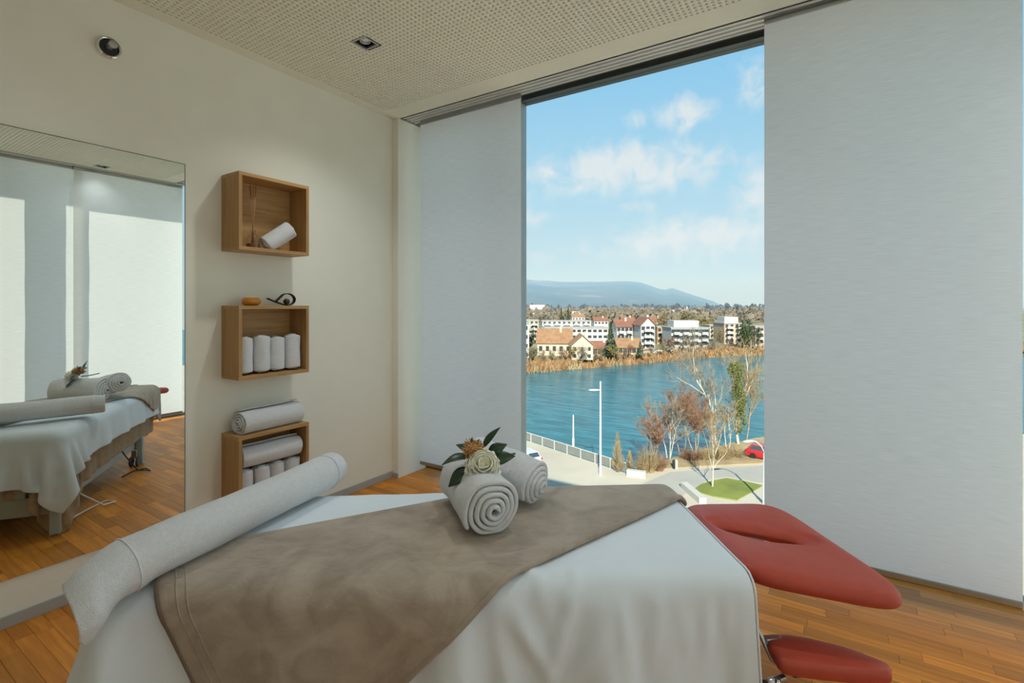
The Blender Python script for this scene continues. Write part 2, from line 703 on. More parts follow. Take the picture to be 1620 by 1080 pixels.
def build_ceiling():
    P, R, T = .0335, .0092, .012
    nx, ny = 128, 136
    xa, yb = X0 + .105, 3.155
    xb, ya = xa + nx * P, yb - ny * P
    # the plain border
    mb = MB()
    mb.box(X0, xa, YB, YE, ZC, ZC + .05)
    mb.box(xb, XR, YB, YE, ZC, ZC + .05)
    mb.box(xa, xb, yb, YE, ZC, ZC + .05)
    mb.box(xa, xb, YB, ya, ZC, ZC + .05)
    mb.build('border', M_ceil, ceiling)
    I, J = np.meshgrid(np.arange(nx), np.arange(ny), indexing='ij')
    cx = (xa + (I + .5) * P).ravel()
    cy = (ya + (J + .5) * P).ravel()
    lx, ly, lh = LIGHT
    keep = np.ones(len(cx), bool)
    for lx, ly in LIGHTS:
        keep &= (np.abs(cx - lx) > lh) | (np.abs(cy - ly) > lh)
    cx, cy = cx[keep], cy[keep]
    n = len(cx)
    ang = np.arange(8) * math.pi / 4
    sq = np.array([[1, 0], [1, 1], [0, 1], [-1, 1], [-1, 0], [-1, -1], [0, -1], [1, -1]]) * P / 2
    oc = np.stack([np.cos(ang), np.sin(ang)], 1) * R
    V = np.zeros((n, 24, 3))
    V[:, 0:8, 0] = cx[:, None] + sq[:, 0]
    V[:, 0:8, 1] = cy[:, None] + sq[:, 1]
    V[:, 8:16, 0] = cx[:, None] + oc[:, 0]
    V[:, 8:16, 1] = cy[:, None] + oc[:, 1]
    V[:, 16:24, :2] = V[:, 8:16, :2]
    V[:, :16, 2] = ZC
    V[:, 16:, 2] = ZC + T
    k = np.arange(8)
    k2 = (k + 1) % 8
    fa = np.stack([k, 8 + k, 8 + k2, k2], 1)
    fb = np.stack([8 + k, 16 + k, 16 + k2, 8 + k2], 1)
    fc = np.concatenate([fa, fb])
    FF = (fc[None] + (np.arange(n) * 24)[:, None, None]).reshape(-1, 4)
    me = bpy.data.meshes.new('perforated_board')
    me.vertices.add(n * 24)
    me.vertices.foreach_set('co', V.ravel())
    me.loops.add(FF.size)
    me.loops.foreach_set('vertex_index', FF.ravel().astype(np.int32))
    me.polygons.add(len(FF))
    me.polygons.foreach_set('loop_start', np.arange(0, FF.size, 4, dtype=np.int32))
    me.polygons.foreach_set('loop_total', np.full(len(FF), 4, dtype=np.int32))
    me.update(calc_edges=True)
    me.materials.append(M_ceil)
    o = bpy.data.objects.new('perforated_board', me)
    col.objects.link(o)
    o.parent = ceiling
    o['kind'] = 'stuff'


build_ceiling()


def build_windows():
    # front facade -------------------------------------------------------
    w = struct(MB().box(X0, XR + .1, YG - .06, YG + .06, 3.455, 3.62).build('window_1', M_frame))
    MB().box(X0, XR, YG - .09, YG - .06, 3.54, 3.62).build('head_rail', M_black, w, bevel=.004)
    MB().box(X0, XR, YG - .085, YG - .06, 3.50, 3.525).build('head_bead', M_framel, w)
    MB().box(X0, XR + .1, YG - .05, YG + .06, -.1, .03).build('sill_rail', M_frame, w)
    MB().box(X0 + .0, X0 + .075, YG - .06, YG + .06, .03, 3.455).build('jamb', M_framel, w)
    for x in (-2.36, -.27):
        MB().box(x - .03, x + .03, YG - .06, YG + .06, .03, 3.455).build('mullion', M_framel, w)
    MB().box(XR - .10, XR + .09, YG - .14, YG + .09, 0, 3.455).build('corner_post', M_white, w)
    for a, b in ((X0 + .075, -2.39), (-2.33, -.30), (-.24, XR - .03)):
        MB().box(a, b, YG - .004, YG + .004, .03, 3.455).build('pane', M_glass, w)
    # slot above the track and the ceiling upstand
    MB().box(X0, XR, YE, YG + .06, 3.62, 3.72).build('slot_cover', M_void, w)
    MB().box(X0, XR, YE - .012, YE, ZC, 3.62).build('slot_upstand', M_ceil, w)
    # right facade -------------------------------------------------------
    v = struct(MB().box(XR - .06, XR + .06, YB, YG - .06, 3.455, 3.62).build('window_2', M_framel))
    MB().box(XR - .05, XR + .06, YB, YG - .05, -.1, .03).build('sill_rail', M_frame, v)
    ys = [YB + .09, -.60, .51, 1.62, YG - .06]
    for y in ys[:-1]:
        MB().box(XR - .06, XR + .06, y - .03, y + .03, .03, 3.455).build('mullion', M_framel, v)
    for y in ys[1:-1]:
        MB().box(XR + .06, XR + .10, y - .02, y + .02, -.3, 3.62).build('facade_fin', M_framel, v)
    for a, b in zip(ys[:-1], ys[1:]):
        MB().box(XR - .004, XR + .004, a + .03, b - (.03 if b < 3 else 0), .03, 3.455).build('pane', M_glass, v)
    MB().box(XR - .23, XR, YB, YG, 3.62, 3.72).build('slot_cover', M_void, v)
    MB().box(XR + .06, XR + .40, YB - 1, YG + .1, 3.62, 3.95).build('canopy_edge', M_concrete, v)


build_windows()

# sliding-panel track on the ceiling
trk = empty('blind_track', (0, 0, 0), 0, 'pale aluminium multi-rail blind track along the ceiling above the front window', 'blind track')
MB().box(X0 + .09, XR - .25, YE + .005, 3.545, ZC + .012, ZC + .035).build('channel', M_alu, trk)
for k in range(4):
    y = YE + .018 + k * .05
    MB().box(X0 + .09, XR - .25, y, y + .012, ZC + .004, ZC + .012).build('rail', M_white, trk)
trk2 = empty('blind_track', (0, 0, 0), 0, 'pale aluminium blind track above the sunlit side window', 'blind track')
MB().box(XR - .23, XR - .08, YB, 3.34, ZC - .012, ZC + .02).build('channel', M_alu, trk2)
for k in range(3):
    MB().box(XR - .22 + k * .045, XR - .208 + k * .045, YB, 3.34, ZC - .02, ZC - .012).build('rail', M_white, trk2)


def panel(name, axis, p, a, b, z0, z1, label, mat=None):
    t = empty(name, (p, a, z0) if axis == 'x' else (a, p, z0), 0, label, 'blind', 'sliding panel blinds')
    wd = b - a
    hb = z1 - z0

    def bx(n, u0, u1, d0, d1, h0, h1, mt, bev=0):
        mb = MB()
        if axis == 'x':
            mb.box(d0, d1, u0, u1, h0, h1)
        else:
            mb.box(u0, u1, d0, d1, h0, h1)
        return mb.build(n, mt, t, bevel=bev)
    G = np.zeros((25, 61, 3))
    u, h = np.meshgrid(np.linspace(0, wd, 25), np.linspace(.02, hb - .03, 61), indexing='ij')
    d = .0015 * np.sin(u * 9 + h * 3) * np.sin(h * 5 + 1)
    if axis == 'x':
        G[..., 0], G[..., 1] = d, u
    else:
        G[..., 0], G[..., 1] = u, d
    G[..., 2] = h
    np_obj('fabric', G, mat or M_blind, t)
    bx('bottom_bar', 0, wd, -.008, .008, 0, .032, M_alubar, .003)
    bx('carrier', 0, wd, -.010, .010, hb - .045, hb, M_steel, .002)
    return t


panel('panel_blind', 'y', 3.52, -3.335, -2.188, .108, ZC + .004, 'pale woven panel blind between the wall corner and the open window')
panel('panel_blind', 'y', 3.42, -.349, .795, .140, ZC + .004, 'large pale woven panel blind right of the river view')
panel('panel_blind', 'x', 1.00, 2.215, 3.46, .06, ZC - .01, 'sunlit panel blind nearest the room corner, right half of the mirror reflection')
panel('panel_blind', 'x', 1.03, 1.02, 2.31, .06, ZC - .01, 'sunlit panel blind on the side window, left half of the mirror reflection')
panel('panel_blind', 'x', 1.00, -.10, 1.12, .06, ZC - .01, 'panel blind on the side window beside the camera')
panel('panel_blind', 'x', 1.03, -1.66, .0, .06, ZC - .01, 'panel blind on the side window next to the back wall')


# ------------------------------------------------------------------ ceiling light, sprinkler, mirror


def build_downlight(pos, label):
    x, y, h = pos[0], pos[1], LIGHT[2]
    t = empty('recessed_downlight', (x, y, ZC), 0, label, 'ceiling light', 'recessed downlights')
    mb = MB()
    for a, b, c, d in ((-h, h, -h, -h + .014), (-h, h, h - .014, h), (-h, -h + .014, -h + .014, h - .014), (h - .014, h, -h + .014, h - .014)):
        mb.box(a, b, c, d, -.004, .01)
    mb.build('frame', M_steel, t, bevel=.001)
    mb = MB()
    e = h - .014
    for a, b, c, d in ((-h, h, -h, -e), (-h, h, e, h), (-h, -e, -e, e), (e, h, -e, e)):
        mb.box(a, b, c, d, .010, .045)
    mb.box(-h, h, -h, h, .045, .048)
    mb.build('housing', M_black, t)
    lm = MB().lathe([(.040, .040), (.040, .016), (.034, .008), (.030, .008), (.028, .020), (.010, .034)], 24)
    lamp = lm.build('lamp', M_chrome, t, True, angle=40)
    MB().lathe([(.0278, .020), (.02, .0155), (.01, .0135), (.001, .013)], 20).build('lens', MATS.get('frosted_lens') or simple('frosted_lens', (.8, .8, .8), .2), lamp, True)
    sl = bpy.data.lights.new('downlight_beam', 'SPOT')  # beam switched on in every fixture to brighten the room
    sl.energy = LAMP_DIM if (y < 1.5 or x > .3) else LAMP_W
    sl.color = (.92, .97, 1.0)
    sl.spot_size = math.radians(125)
    sl.spot_blend = 1.0
    sl.shadow_soft_size = .05
    so = bpy.data.objects.new('downlight_beam', sl)
    col.objects.link(so)
    so.parent = t
    so.location = (0, 0, -.012)


for pos_, lab_ in zip(LIGHTS, ('square black recessed downlight in the perforated ceiling above the oak boxes', 'added downlight above the table, out of view, to brighten the room',
                               'recessed downlight by the side window, seen only in the mirror', 'added downlight above the mirror, out of view, to brighten the room',
                               'added downlight above the camera, out of view, to brighten the room', 'added downlight beside the camera, out of view, to brighten the room')):
    build_downlight(pos_, lab_)


def build_sprinkler():
    t = empty('sprinkler_head', (X0, 1.125, 3.127), 0, 'round chrome sprinkler fitting high on the mirror wall', 'sprinkler')
    m = Matrix.Rotation(math.radians(90), 4, 'Y')
    MB().lathe([(.058, 0), (.060, .012), (.060, .030), (.054, .034), (.048, .030), (.046, .010), (.012, .008)], 28, m).build('escutcheon', M_chrome, t, True, angle=50)
    MB().lathe([(.045, .0095), (.045, .013), (.016, .016), (.013, .05), (.009, .056), (.009, .066)], 20, m).build('body', M_steel, t, True, angle=40)
    MB().lathe([(.0455, .0135), (.0455, .020), (.018, .022)], 20, m).build('cup_lining', M_black, t, True, angle=40)
    mb = MB()
    mb.tube([(.05, -.012, 0), (.065, -.022, 0), (.085, -.010, 0), (.088, 0, 0)], .003, 6)
    mb.tube([(.05, .012, 0), (.065, .022, 0), (.085, .010, 0), (.088, 0, 0)], .003, 6)
    mb.build('yoke', M_steel, t, True)
    MB().lathe([(.022, .086), (.022, .088), (.004, .091)], 16, m).build('deflector', M_steel, t)


build_sprinkler()

mir = empty('wall_mirror', (X0, .58, .243), 0, 'large frameless mirror standing off the left wall', 'mirror')
MB().box(.002, .008, -.98, .948, 0, 2.308).build('glass', M_mirror, mir)
MB().box(.0005, .0085, .948, .952, 0, 2.308).build('polished_edge', simple('mirror_edge', (.10, .12, .09), .3), mir)
MB().box(.0005, .0085, -.98, .952, 2.308, 2.312).build('polished_edge', MATS['mirror_edge'], mir)


# ------------------------------------------------------------------ towels
def roll_grid(L, R, turns, seg=26, nx=14, seed=0, tele=.02, squash=.9, wob=.05, r0=.012):
    """spiral roll along +X, resting on z=0"""
    rng = random.Random(seed)
    N = int(turns * seg)
    G = np.zeros((N + 1, nx + 1, 3))
    for i in range(N + 1):
        th = i / seg * 2 * math.pi
        s = i / N
        rr = r0 + (R - r0) * s
        for j in range(nx + 1):
            u = j / nx - .5
            w = 1 + wob * noise.noise(Vector((math.cos(th) * 1.3, math.sin(th) * 1.3, u * 3 + seed * 7.1))) + .03 * math.sin(th * 2 + seed)
            w *= 1 + .018 * noise.noise(Vector((math.cos(th) * 5, math.sin(th) * 5, u * L * 30 + seed)))
            end = tele * (.5 - s) * (1 if u > 0 else -1) * abs(2 * u) ** 3
            x = u * L + end + .006 * noise.noise(Vector((th * .8, seed, u * 2))) * abs(2 * u)
            y = math.cos(th) * rr * w
            z = math.sin(th) * rr * w
            if z < -R * squash * .86: z = -R * squash * .86 + (z + R * squash * .86) * .2
            G[i, j] = (x, y, z)
    G[..., 2] -= G[..., 2].min()
    return G


def towel_roll(name, G, loc, rot, label, group, thick, sub=1, hem=True):
    t = empty(name, loc, 0, label, 'towel', group)
    t.rotation_euler = rot
    o = np_obj('terry', G, M_towel, t, thick, sub)
    return t


# ------------------------------------------------------------------ wall boxes and what is in them
def wall_box(z0, z1, label):
    y0, y1, x1, th = 1.762, 2.287, X0 + .222, .024
    t = empty('shelf_box', (X0, (y0 + y1) / 2, z0), 0, label, 'shelf', 'oak wall boxes')
    hw, H, D = (y1 - y0) / 2, z1 - z0, x1 - X0
    MB().box(0, D, -hw, hw, H - th, H).build('top_panel', M_oak, t, bevel=.0015)
    MB().box(0, D, -hw, hw, 0, th).build('bottom_panel', M_oak, t, bevel=.0015)
    MB().box(0, D, -hw, -hw + th, th, H - th).build('side_panel', M_oakz, t, bevel=.0015)
    MB().box(0, D, hw - th, hw, th, H - th).build('side_panel', M_oakz, t, bevel=.0015)
    MB().box(0, .012, -hw + th, hw - th, th, H - th).build('back_panel', M_oak, t)
    return t


wall_box(2.012, 2.535, 'topmost oak wall box holding a reed diffuser and a tilted rolled towel')
wall_box(1.138, 1.638, 'middle oak wall box with four rolled towels standing in a row')
wall_box(.262, .762, 'lowest oak wall box stuffed with towels, partly hidden by the massage table')


def build_diffuser():
    t = empty('reed_diffuser', (-3.40, 1.912, 2.036), 0, 'glass reed diffuser with amber oil in the topmost oak box', 'diffuser')
    m, n, l, b = material('clear_bottle_glass')
    b.inputs['Base Color'].default_value = (.95, .95, .93, 1)
    b.inputs['Transmission Weight'].default_value = 1
    b.inputs['Roughness'].default_value = .02
    b.inputs['IOR'].default_value = 1.3
    MB().lathe([(.040, 0), (.043, .004), (.042, .05), (.036, .085), (.020, .10), (.016, .108), (.016, .122), (.020, .126), (.020, .13), (.016, .13),
                (.013, .11), (.017, .099), (.033, .083), (.039, .05), (.039, .006), (.002, .005)], 24).build('bottle', m, t, True, angle=50)
    MB().lathe([(.0385, .0065), (.0388, .034), (.002, .034)], 24).build('oil', simple('amber_oil', (.32, .10, .02), .1), t, True, angle=50)
    M_reed = simple('reed_stick', (.42, .20, .08), .7)
    for k, (dx, dy) in enumerate(((-.010, -.006), (.004, .002), (.012, .010), (-.002, -.014), (.0, .016))):
        MB().tube([(dx * -.7, dy * -.7, .012), (dx * 1.3, dy * 1.6, .44)], .0034, 6).build('reed', M_reed, t, True)


build_diffuser()

# tilted towel in the top box
G = roll_grid(.235, .068, 4, seed=3, nx=12)
tt = towel_roll('rolled_towel', G, (-3.385, 2.125, 2.094), (0, 0, 0), 'white rolled towel lying tilted in the topmost oak box', 'rolled towels in the wall boxes', .010)
tt.rotation_euler = Matrix.Rotation(math.radians(72), 4, 'Z').to_euler()
tt.rotation_euler = (Matrix.Rotation(math.radians(38), 4, 'X') @ Matrix.Rotation(math.radians(78), 4, 'Z')).to_euler()
# four standing towels in the middle box and four in the lowest
stand = [roll_grid(.245, .0575, 4, seed=11 + k, nx=12, squash=1.2, wob=.07, tele=.015) for k in range(2)]
words = ('leftmost', 'second from the left', 'third from the left', 'rightmost')
for bi, (z, bx_) in enumerate(((1.163, 'middle oak box'), (.287, 'lowest oak box'))):
    for k in range(4):
        g = stand[k % 2].copy()
        g[..., 2] -= (g[..., 2].max()) / 2
        h = .24 + (.012, .018, .004, .016)[k]
        h = h if bi == 0 else .215
        lab = 'white rolled towel standing upright in the %s, %s of four' % (bx_, words[k])
        if bi: lab = 'white rolled towel under the lying roll in the lowest oak box, %s' % words[k]
        t = towel_roll('rolled_towel', g * np.array([h / .25, 1, 1]), (-3.395 + .012 * (k % 2), 1.846 + .1168 * k, z + h / 2 + .008), (0, math.radians(-90), 0), lab, 'rolled towels in the wall boxes', .010)
        t.rotation_euler = (0, math.radians(-90), 0)
        t.rotation_euler = (Matrix.Rotation(random.uniform(0, 6), 4, 'Z') @ Matrix.Rotation(math.radians(-90), 4, 'Y')).to_euler()
G = roll_grid(.475, .092, 4.3, seed=21, nx=18, squash=.82)
towel_roll('bath_towel_roll', G, (-3.400, 2.035, .768), (0, 0, math.radians(93)), 'large rolled bath towel resting on top of the lowest oak box', 'rolled towels in the wall boxes', .013)
G = roll_grid(.45, .083, 4.3, seed=22, nx=18, squash=.82)
towel_roll('bath_towel_roll', G, (-3.395, 2.03, .531), (0, 0, math.radians(88)), 'large rolled bath towel lying inside the lowest oak box', 'rolled towels in the wall boxes', .012)


def build_shelf_ornaments():
    m, n, l, b = material('amber_glass')
    b.inputs['Base Color'].default_value = (.90, .45, .05, 1)
    b.inputs['Roughness'].default_value = .06
    b.inputs['Transmission Weight'].default_value = .7
    t = empty('candle_holder', (-3.40, 1.902, 1.638), 0, 'squat amber glass candle holder on the middle oak box', 'candle holder')
    MB().lathe([(.040, 0), (.052, .006), (.062, .024), (.060, .042), (.050, .056), (.046, .056), (.052, .040), (.050, .022), (.036, .012), (.002, .012)], 28).build('bowl', m, t, True, angle=60)
    MB().lathe([(.026, .0125), (.026, .026), (.002, .026)], 18).build('tealight', simple('tealight_wax', (.7, .5, .25), .5), t, True, angle=40)
    t = empty('ornament', (-3.40, 2.125, 1.638), 0, 'dark metal loop ornament cradling a brown ball on the middle oak box', 'ornament')
    Mb = simple('blackened_metal', (.022, .022, .024), .45, metal=.6)
    pts = []
    for k in range(40):
        s = k / 39
        if s < .38:
            q = s / .38
            p = (-.105 + q * .135, .048 - .048 * q ** .8 + .004)
        else:
            a = -math.pi / 2 + (s - .38) / .62 * math.radians(285)
            rr = 1 - .10 * (s - .38)
            p = (.045 + .058 * math.cos(a) * rr * 1.05, .047 + .044 * math.sin(a) * rr)
        pts.append(p)
    pts[-6:] = [(pts[-7][0] - .010 * k, pts[-7][1] - .009 * k) for k in range(1, 7)]
    Gd = []
    for k, (y, z) in enumerate(pts):
        Gd.append([(-.016, y, z), (.016, y, z)])
    o = MB().grid(Gd).build('band', Mb, t, True, fix=False)
    s = o.modifiers.new('thickness', 'SOLIDIFY')
    s.thickness = .006
    s.offset = 0
    MB().ball((0, .042, .030), .023, 14).build('ball', simple('brown_ball', (.045, .012, .010), .35), t, True)


build_shelf_ornaments()

# ------------------------------------------------------------------ massage table
TC = Vector((-1.303, 1.516, 0))
TR = math.radians(36.5)
HX, HY, ZT = 1.06, .40, .735


def build_table():
    t = empty('massage_table', TC, TR, 'electric massage table with red upholstery and grey steel base under white linen', 'massage table')
    # mattress
    mt = MB().box(-HX + .02, HX - .004, -HY + .02, HY - .02, ZT - .125, ZT - .012).build('mattress', M_red, t, bevel=.03)
    MB().box(-HX + .06, HX - .08, -HY + .07, HY - .07, ZT - .17, ZT - .126).build('top_frame', M_tablemetal, t, bevel=.004)
    # base: legs at the corners, rails and cross beams
    lx0, lx1, ly = -1.05, .64, .372
    for x in (lx0, lx1):
        for s in (-1, 1):
            MB().box(x - .028, x + .028, s * ly - .03, s * ly + .03, 0.004, .30 if x < 0 else .275).build('leg', M_tablemetal, t, bevel=.005)
    MB().box(lx0 - .02, lx0 + .02, -ly + .03, ly - .03, .155, .285).build('cross_beam', M_tablepanel, t, bevel=.004)
    MB().box(lx1 - .02, lx1 + .02, -ly + .03, ly - .03, .155, .265).build('cross_beam', M_rubber, t, bevel=.004)
    for s in (-1, 1):
        MB().bar((lx0 + .03, s * (ly - .05), .20), (lx1 - .02, s * (ly - .05), .20), .03, .07).build('base_rail', M_tablemetal, t, bevel=.004)
    MB().box(lx0 - .03, lx0 + .03, -ly + .10, ly - .16, .285, .44).build('motor_cover', M_tablepanel, t, bevel=.006)
    for s in (-1, 1):
        MB().bar((-.72, s * .26, .20), (.30, s * .26, .56), .035, .06).build('lift_arm', M_tablemetal, t, bevel=.004)
        MB().bar((.42, s * .21, .20), (-.60, s * .21, .56), .035, .06).build('lift_arm', M_tablemetal, t, bevel=.004)
    MB().tube([(-.5, .0, .22), (-.12, 0, .33)], .035, 14).build('actuator', M_black, t, True, angle=40)
    MB().tube([(-.12, 0, .33), (.20, 0, .53)], .016, 12).build('piston', M_chrome, t, True, angle=40)
    # casters
    for x in (lx0 + .09, lx1 - .09):
        for s in (-1, 1):
            y = s * (ly - .02)
            f = MB().box(x - .016, x + .016, y - .022, y + .022, .085, .165).build('caster', M_steel, t, bevel=.004)
            for q in (-1, 1):
                MB().lathe([(.018, -.011), (.046, -.011), (.05, -.007), (.05, .007), (.046, .011), (.018, .011)], 24,
                           Matrix.Translation((x + .01, y + q * .028, .05)) @ Matrix.Rotation(math.pi / 2, 4, 'X')).build('wheel', M_rubber, f, True, angle=40)
    # levers by the foot post
    MB().tube([(lx0 + .05, ly - .06, .33), (lx0 + .12, ly - .03, .36), (lx0 + .16, ly - .02, .34)], .007, 8).build('lever', M_chrome, t, True)
    MB().tube([(lx0 + .06, ly - .09, .30), (lx0 + .06, ly - .09, .44)], .012, 10).build('adjusting_screw', M_chrome, t, True)

    # ---- face rest: trapezoid cushion with a breathing slot, tilted slightly down
    tilt = .115
    NP, ring = 96, 14

    def outline(hw0, hw1, L, rc, n):
        # rounded trapezoid sampled by angle
        pts = []
        c = (L * .52, 0)
        for k in range(n):
            a = 2 * math.pi * k / n
            d = (math.cos(a), math.sin(a))
            lo, hi = 0, 2
            for _ in range(26):
                mid = (lo + hi) / 2
                x, y = c[0] + d[0] * mid, c[1] + d[1] * mid
                w = hw0 + (hw1 - hw0) * min(max(x / L, 0), 1)
                # superellipse style inside test
                qx = abs((x - L / 2) / (L / 2))
                qy = abs(y / w)
                ins = qx ** 5 + qy ** 5 < 1
                if ins: lo = mid
                else: hi = mid
            pts.append((c[0] + d[0] * lo, c[1] + d[1] * lo))
        return pts, c
    out, c = outline(.30, .43, .585, .1, NP)
    sc_, sl, sw = (.265, .045), .165, .040
    sr = math.radians(-14)
    inn = []
    for k in range(NP):
        a = math.atan2(out[k][1] - sc_[1], out[k][0] - sc_[0])
        # ellipse point in that direction (rotated slot)
        ca, sa = math.cos(a - sr), math.sin(a - sr)
        r = 1 / ((abs(ca) / sl) ** 2.4 + (abs(sa) / sw) ** 2.4) ** (1 / 2.4)
        inn.append((sc_[0] + math.cos(a) * r, sc_[1] + math.sin(a) * r))
    th = .072
    vs, fs = [], []
    prof = []
    # section from outer bottom, round the outer edge, over the top into the slot, and below
    for q in range(9):
        a = -math.pi / 2 + math.pi * q / 8
        prof.append(('o', math.cos(a), math.sin(a)))
    for s in (.15, .3, .5, .7, .85):
        prof.append(('m', s, 1))
    for q in range(9):
        a = math.pi / 2 - math.pi * q / 8
        prof.append(('i', math.cos(a), math.sin(a)))
    for s in (.8, .5, .2):
        prof.append(('b', s, -1))
    ro, ri = .045, .066
    for k in range(NP):
        o_, i_ = Vector(out[k]), Vector(inn[k])
        d = (i_ - o_)
        Ld = d.length
        d.normalize()
        ko, ki = o_ + d * ro, i_ - d * min(ri, Ld * .4)
        for tp, a, b in prof:
            if tp == 'o':
                p = ko - d * ro * a
                z = b * th / 2
            elif tp == 'i':
                p = ki + d * (i_ - ki).length * a
                z = b * th / 2 - (.010 if b > 0 else 0)
            else:
                p = ko.lerp(ki, a)
                z = b * th / 2
                if tp == 'm': z += .006 * math.sin(a * math.pi) - .010 * a ** 2
            x = HX + .004 + p.x
            vs.append((x, p.y, ZT - .026 - th / 2 - tilt * p.x + z))
    n = len(prof)
    for k in range(NP):
        k2 = (k + 1) % NP
        for q in range(n):
            q2 = (q + 1) % n
            fs.append((k * n + q, k2 * n + q, k2 * n + q2, k * n + q2))
    hr = MB().add(vs, fs).build('face_rest', M_red, t, True)
    s = hr.modifiers.new('smooth', 'SUBSURF')
    s.levels = s.render_levels = 1
    mb = MB()
    for s_ in (-1, 1):
        mb.bar((HX - .2, s_ * .10, ZT - .150), (HX + .28, s_ * .10, ZT - .165), .03, .02)
    mb.build('face_rest_bracket', M_steel, t)

    # ---- arm rest cushion
    poly = [(1.165, -.300), (1.25, -.285), (1.40, -.338), (1.500, -.415), (1.497, -.448), (1.44, -.468), (1.165, -.430), (1.138, -.385)]
    c = Vector((sum(p[0] for p in poly) / 8, sum(p[1] for p in poly) / 8))
    z0, th = .468, .05
    vs, fs = [], []
    secs = [(-.5, .80), (-.5, .93), (-.25, 1.0), (.15, 1.0), (.42, .95), (.5, .82), (.56, .5), (.58, .15)]
    N = len(poly) * 5
    P2 = []
    for k in range(N):
        s = k / 5
        i = int(s) % 8
        f = s - int(s)
        p0, p1, p2, p3 = [Vector(poly[(i + q) % 8]) for q in (-1, 0, 1, 2)]
        P2.append(.5 * ((2 * p1) + (p2 - p0) * f + (2 * p0 - 5 * p1 + 4 * p2 - p3) * f * f + (3 * p1 - p0 - 3 * p2 + p3) * f ** 3))
    for zz, k in secs:
        for p in P2:
            q = c + (p - c) * k
            vs.append((q.x, q.y, z0 - th * .58 + zz * th - .055 * (q.x - 1.15)))
    for i in range(len(secs) - 1):
        for k in range(N):
            k2 = (k + 1) % N
            fs.append((i * N + k, i * N + k2, (i + 1) * N + k2, (i + 1) * N + k))
    fs.append(tuple(range(N)))
    fs.append(tuple((len(secs) - 1) * N + k for k in range(N)))
    arm = MB().add(vs, fs).build('arm_rest', M_red, t, True, angle=60)
    MB().box(1.18, 1.41, -.42, -.33, .400, .416, ).build('base_plate', M_black, arm, bevel=.004)
    br = MB().tube([(1.06, -.22, .60), (1.135, -.30, .47), (1.16, -.33, .40), (1.20, -.37, .385)], .008, 8).build('arm_rest_bracket', M_steel, t, True)
    MB().tube([(1.125, -.42, .40), (1.12, -.44, .33)], .010, 8).build('clamp_screw', M_chrome, br, True)
    MB().tube([(1.08, -.42, .385), (1.16, -.40, .39)], .012, 8).build('clamp', M_steel, br, True)
    MB().ball((1.075, -.425, .385), .018, 8).build('knob', M_black, br, True)
    MB().ball((1.125, -.455, .325), .016, 8).build('knob', M_black, br, True)
    MB().box(1.15, 1.21, -.318, -.290, .44, .462).build('clamp_block', M_alu, br, bevel=.004)
    # cables
    MB().tube([(.15, .33, .34), (.18, .40, .20), (.22, .48, .05), (.33, .55, .008), (.42, .49, .008), (.36, .40, .008), (.20, .36, .008)], .006, 8).build('cable', M_black, t, True)
    MB().tube([(-.80, .30, .30), (-.72, .40, .16), (-.62, .50, .03), (-.50, .54, .008), (-.45, .46, .008), (-.6, .40, .008), (-.85, .38, .03), (-1.0, .30, .10)], .006, 8).build('cable', M_white, t, True)
    return t


build_table()


# ------------------------------------------------------------------ cloth: small position-based solver
def pbd(P0, top, hx, hy, r, off, steps=150, iters=10, fric=.55, damp=.965, bend=.25, extra=None, floor_z=.01, jitter=.002):
    X = P0.copy()
    m, n = X.shape[:2]
    V = np.zeros_like(X)
    rng = np.random.RandomState(3)
    X += rng.normal(0, jitter, X.shape)
    cons = []
    for di, dj, k in ((1, 0, 1.), (0, 1, 1.), (1, 1, .6), (1, -1, .6), (2, 0, bend), (0, 2, bend)):
        for par in (0, 1):
            if di:
                I = [i for i in range(0, m - di) if (i // di) % 2 == par]
                ia = np.array(I)
                ib = ia + di
                ja = slice(max(0, -dj), n - max(0, dj))
                jb = slice(max(0, -dj) + dj, n - max(0, dj) + dj)
                A, B = (ia, ja), (ib, jb)
            else:
                J = np.array([j for j in range(0, n - dj) if (j // dj) % 2 == par])
                A, B = (slice(None), J), (slice(None), J + dj)
            Lr = np.linalg.norm(P0[B] - P0[A], axis=-1, keepdims=True)
            cons.append((A, B, Lr, k))
    dt = 1 / 50
    g = np.array([0, 0, -9.8])
    for st in range(steps):
        V += g * dt
        V *= damp
        Xn = X + V * dt
        for it in range(iters):
            for A, B, Lr, k in cons:
                a, b = Xn[A], Xn[B]
                d = b - a
                L = np.linalg.norm(d, axis=-1, keepdims=True) + 1e-9
                c = d * ((L - Lr) / L * (.5 * k))
                Xn[A] = a + c
                Xn[B] = b - c
            if it % 3 == 2 or it == iters - 1:
                # rounded table prism
                d = np.stack([np.abs(Xn[..., 0]) - (hx - r), np.abs(Xn[..., 1]) - (hy - r), Xn[..., 2] - (top - r)], -1)
                s = np.stack([np.sign(Xn[..., 0]), np.sign(Xn[..., 1]), np.ones_like(Xn[..., 0])], -1)
                gq = np.maximum(d, 0)
                l = np.linalg.norm(gq, axis=-1)
                ins = l < 1e-6
                nn = gq / (l[..., None] + 1e-9) * s
                am = d.argmax(-1)
                oh = np.eye(3)[am] * s
                nn = np.where(ins[..., None], oh, nn)
                sd = np.where(ins, d.max(-1), l) - r
                pen = np.maximum(off - sd, 0)
                hit = pen > 0
                Xn += nn * pen[..., None]
                mv = Xn - X
                tn = mv - nn * (mv * nn).sum(-1, keepdims=True)
                Xn -= np.where(hit[..., None], tn * fric, 0)
                if extra is not None: extra(Xn)
                Xn[..., 2] = np.maximum(Xn[..., 2], floor_z)
        V = (Xn - X) / dt
        sp = np.linalg.norm(V, axis=-1, keepdims=True)
        V *= np.minimum(1, 3.0 / (sp + 1e-9))
        X = Xn
    return X


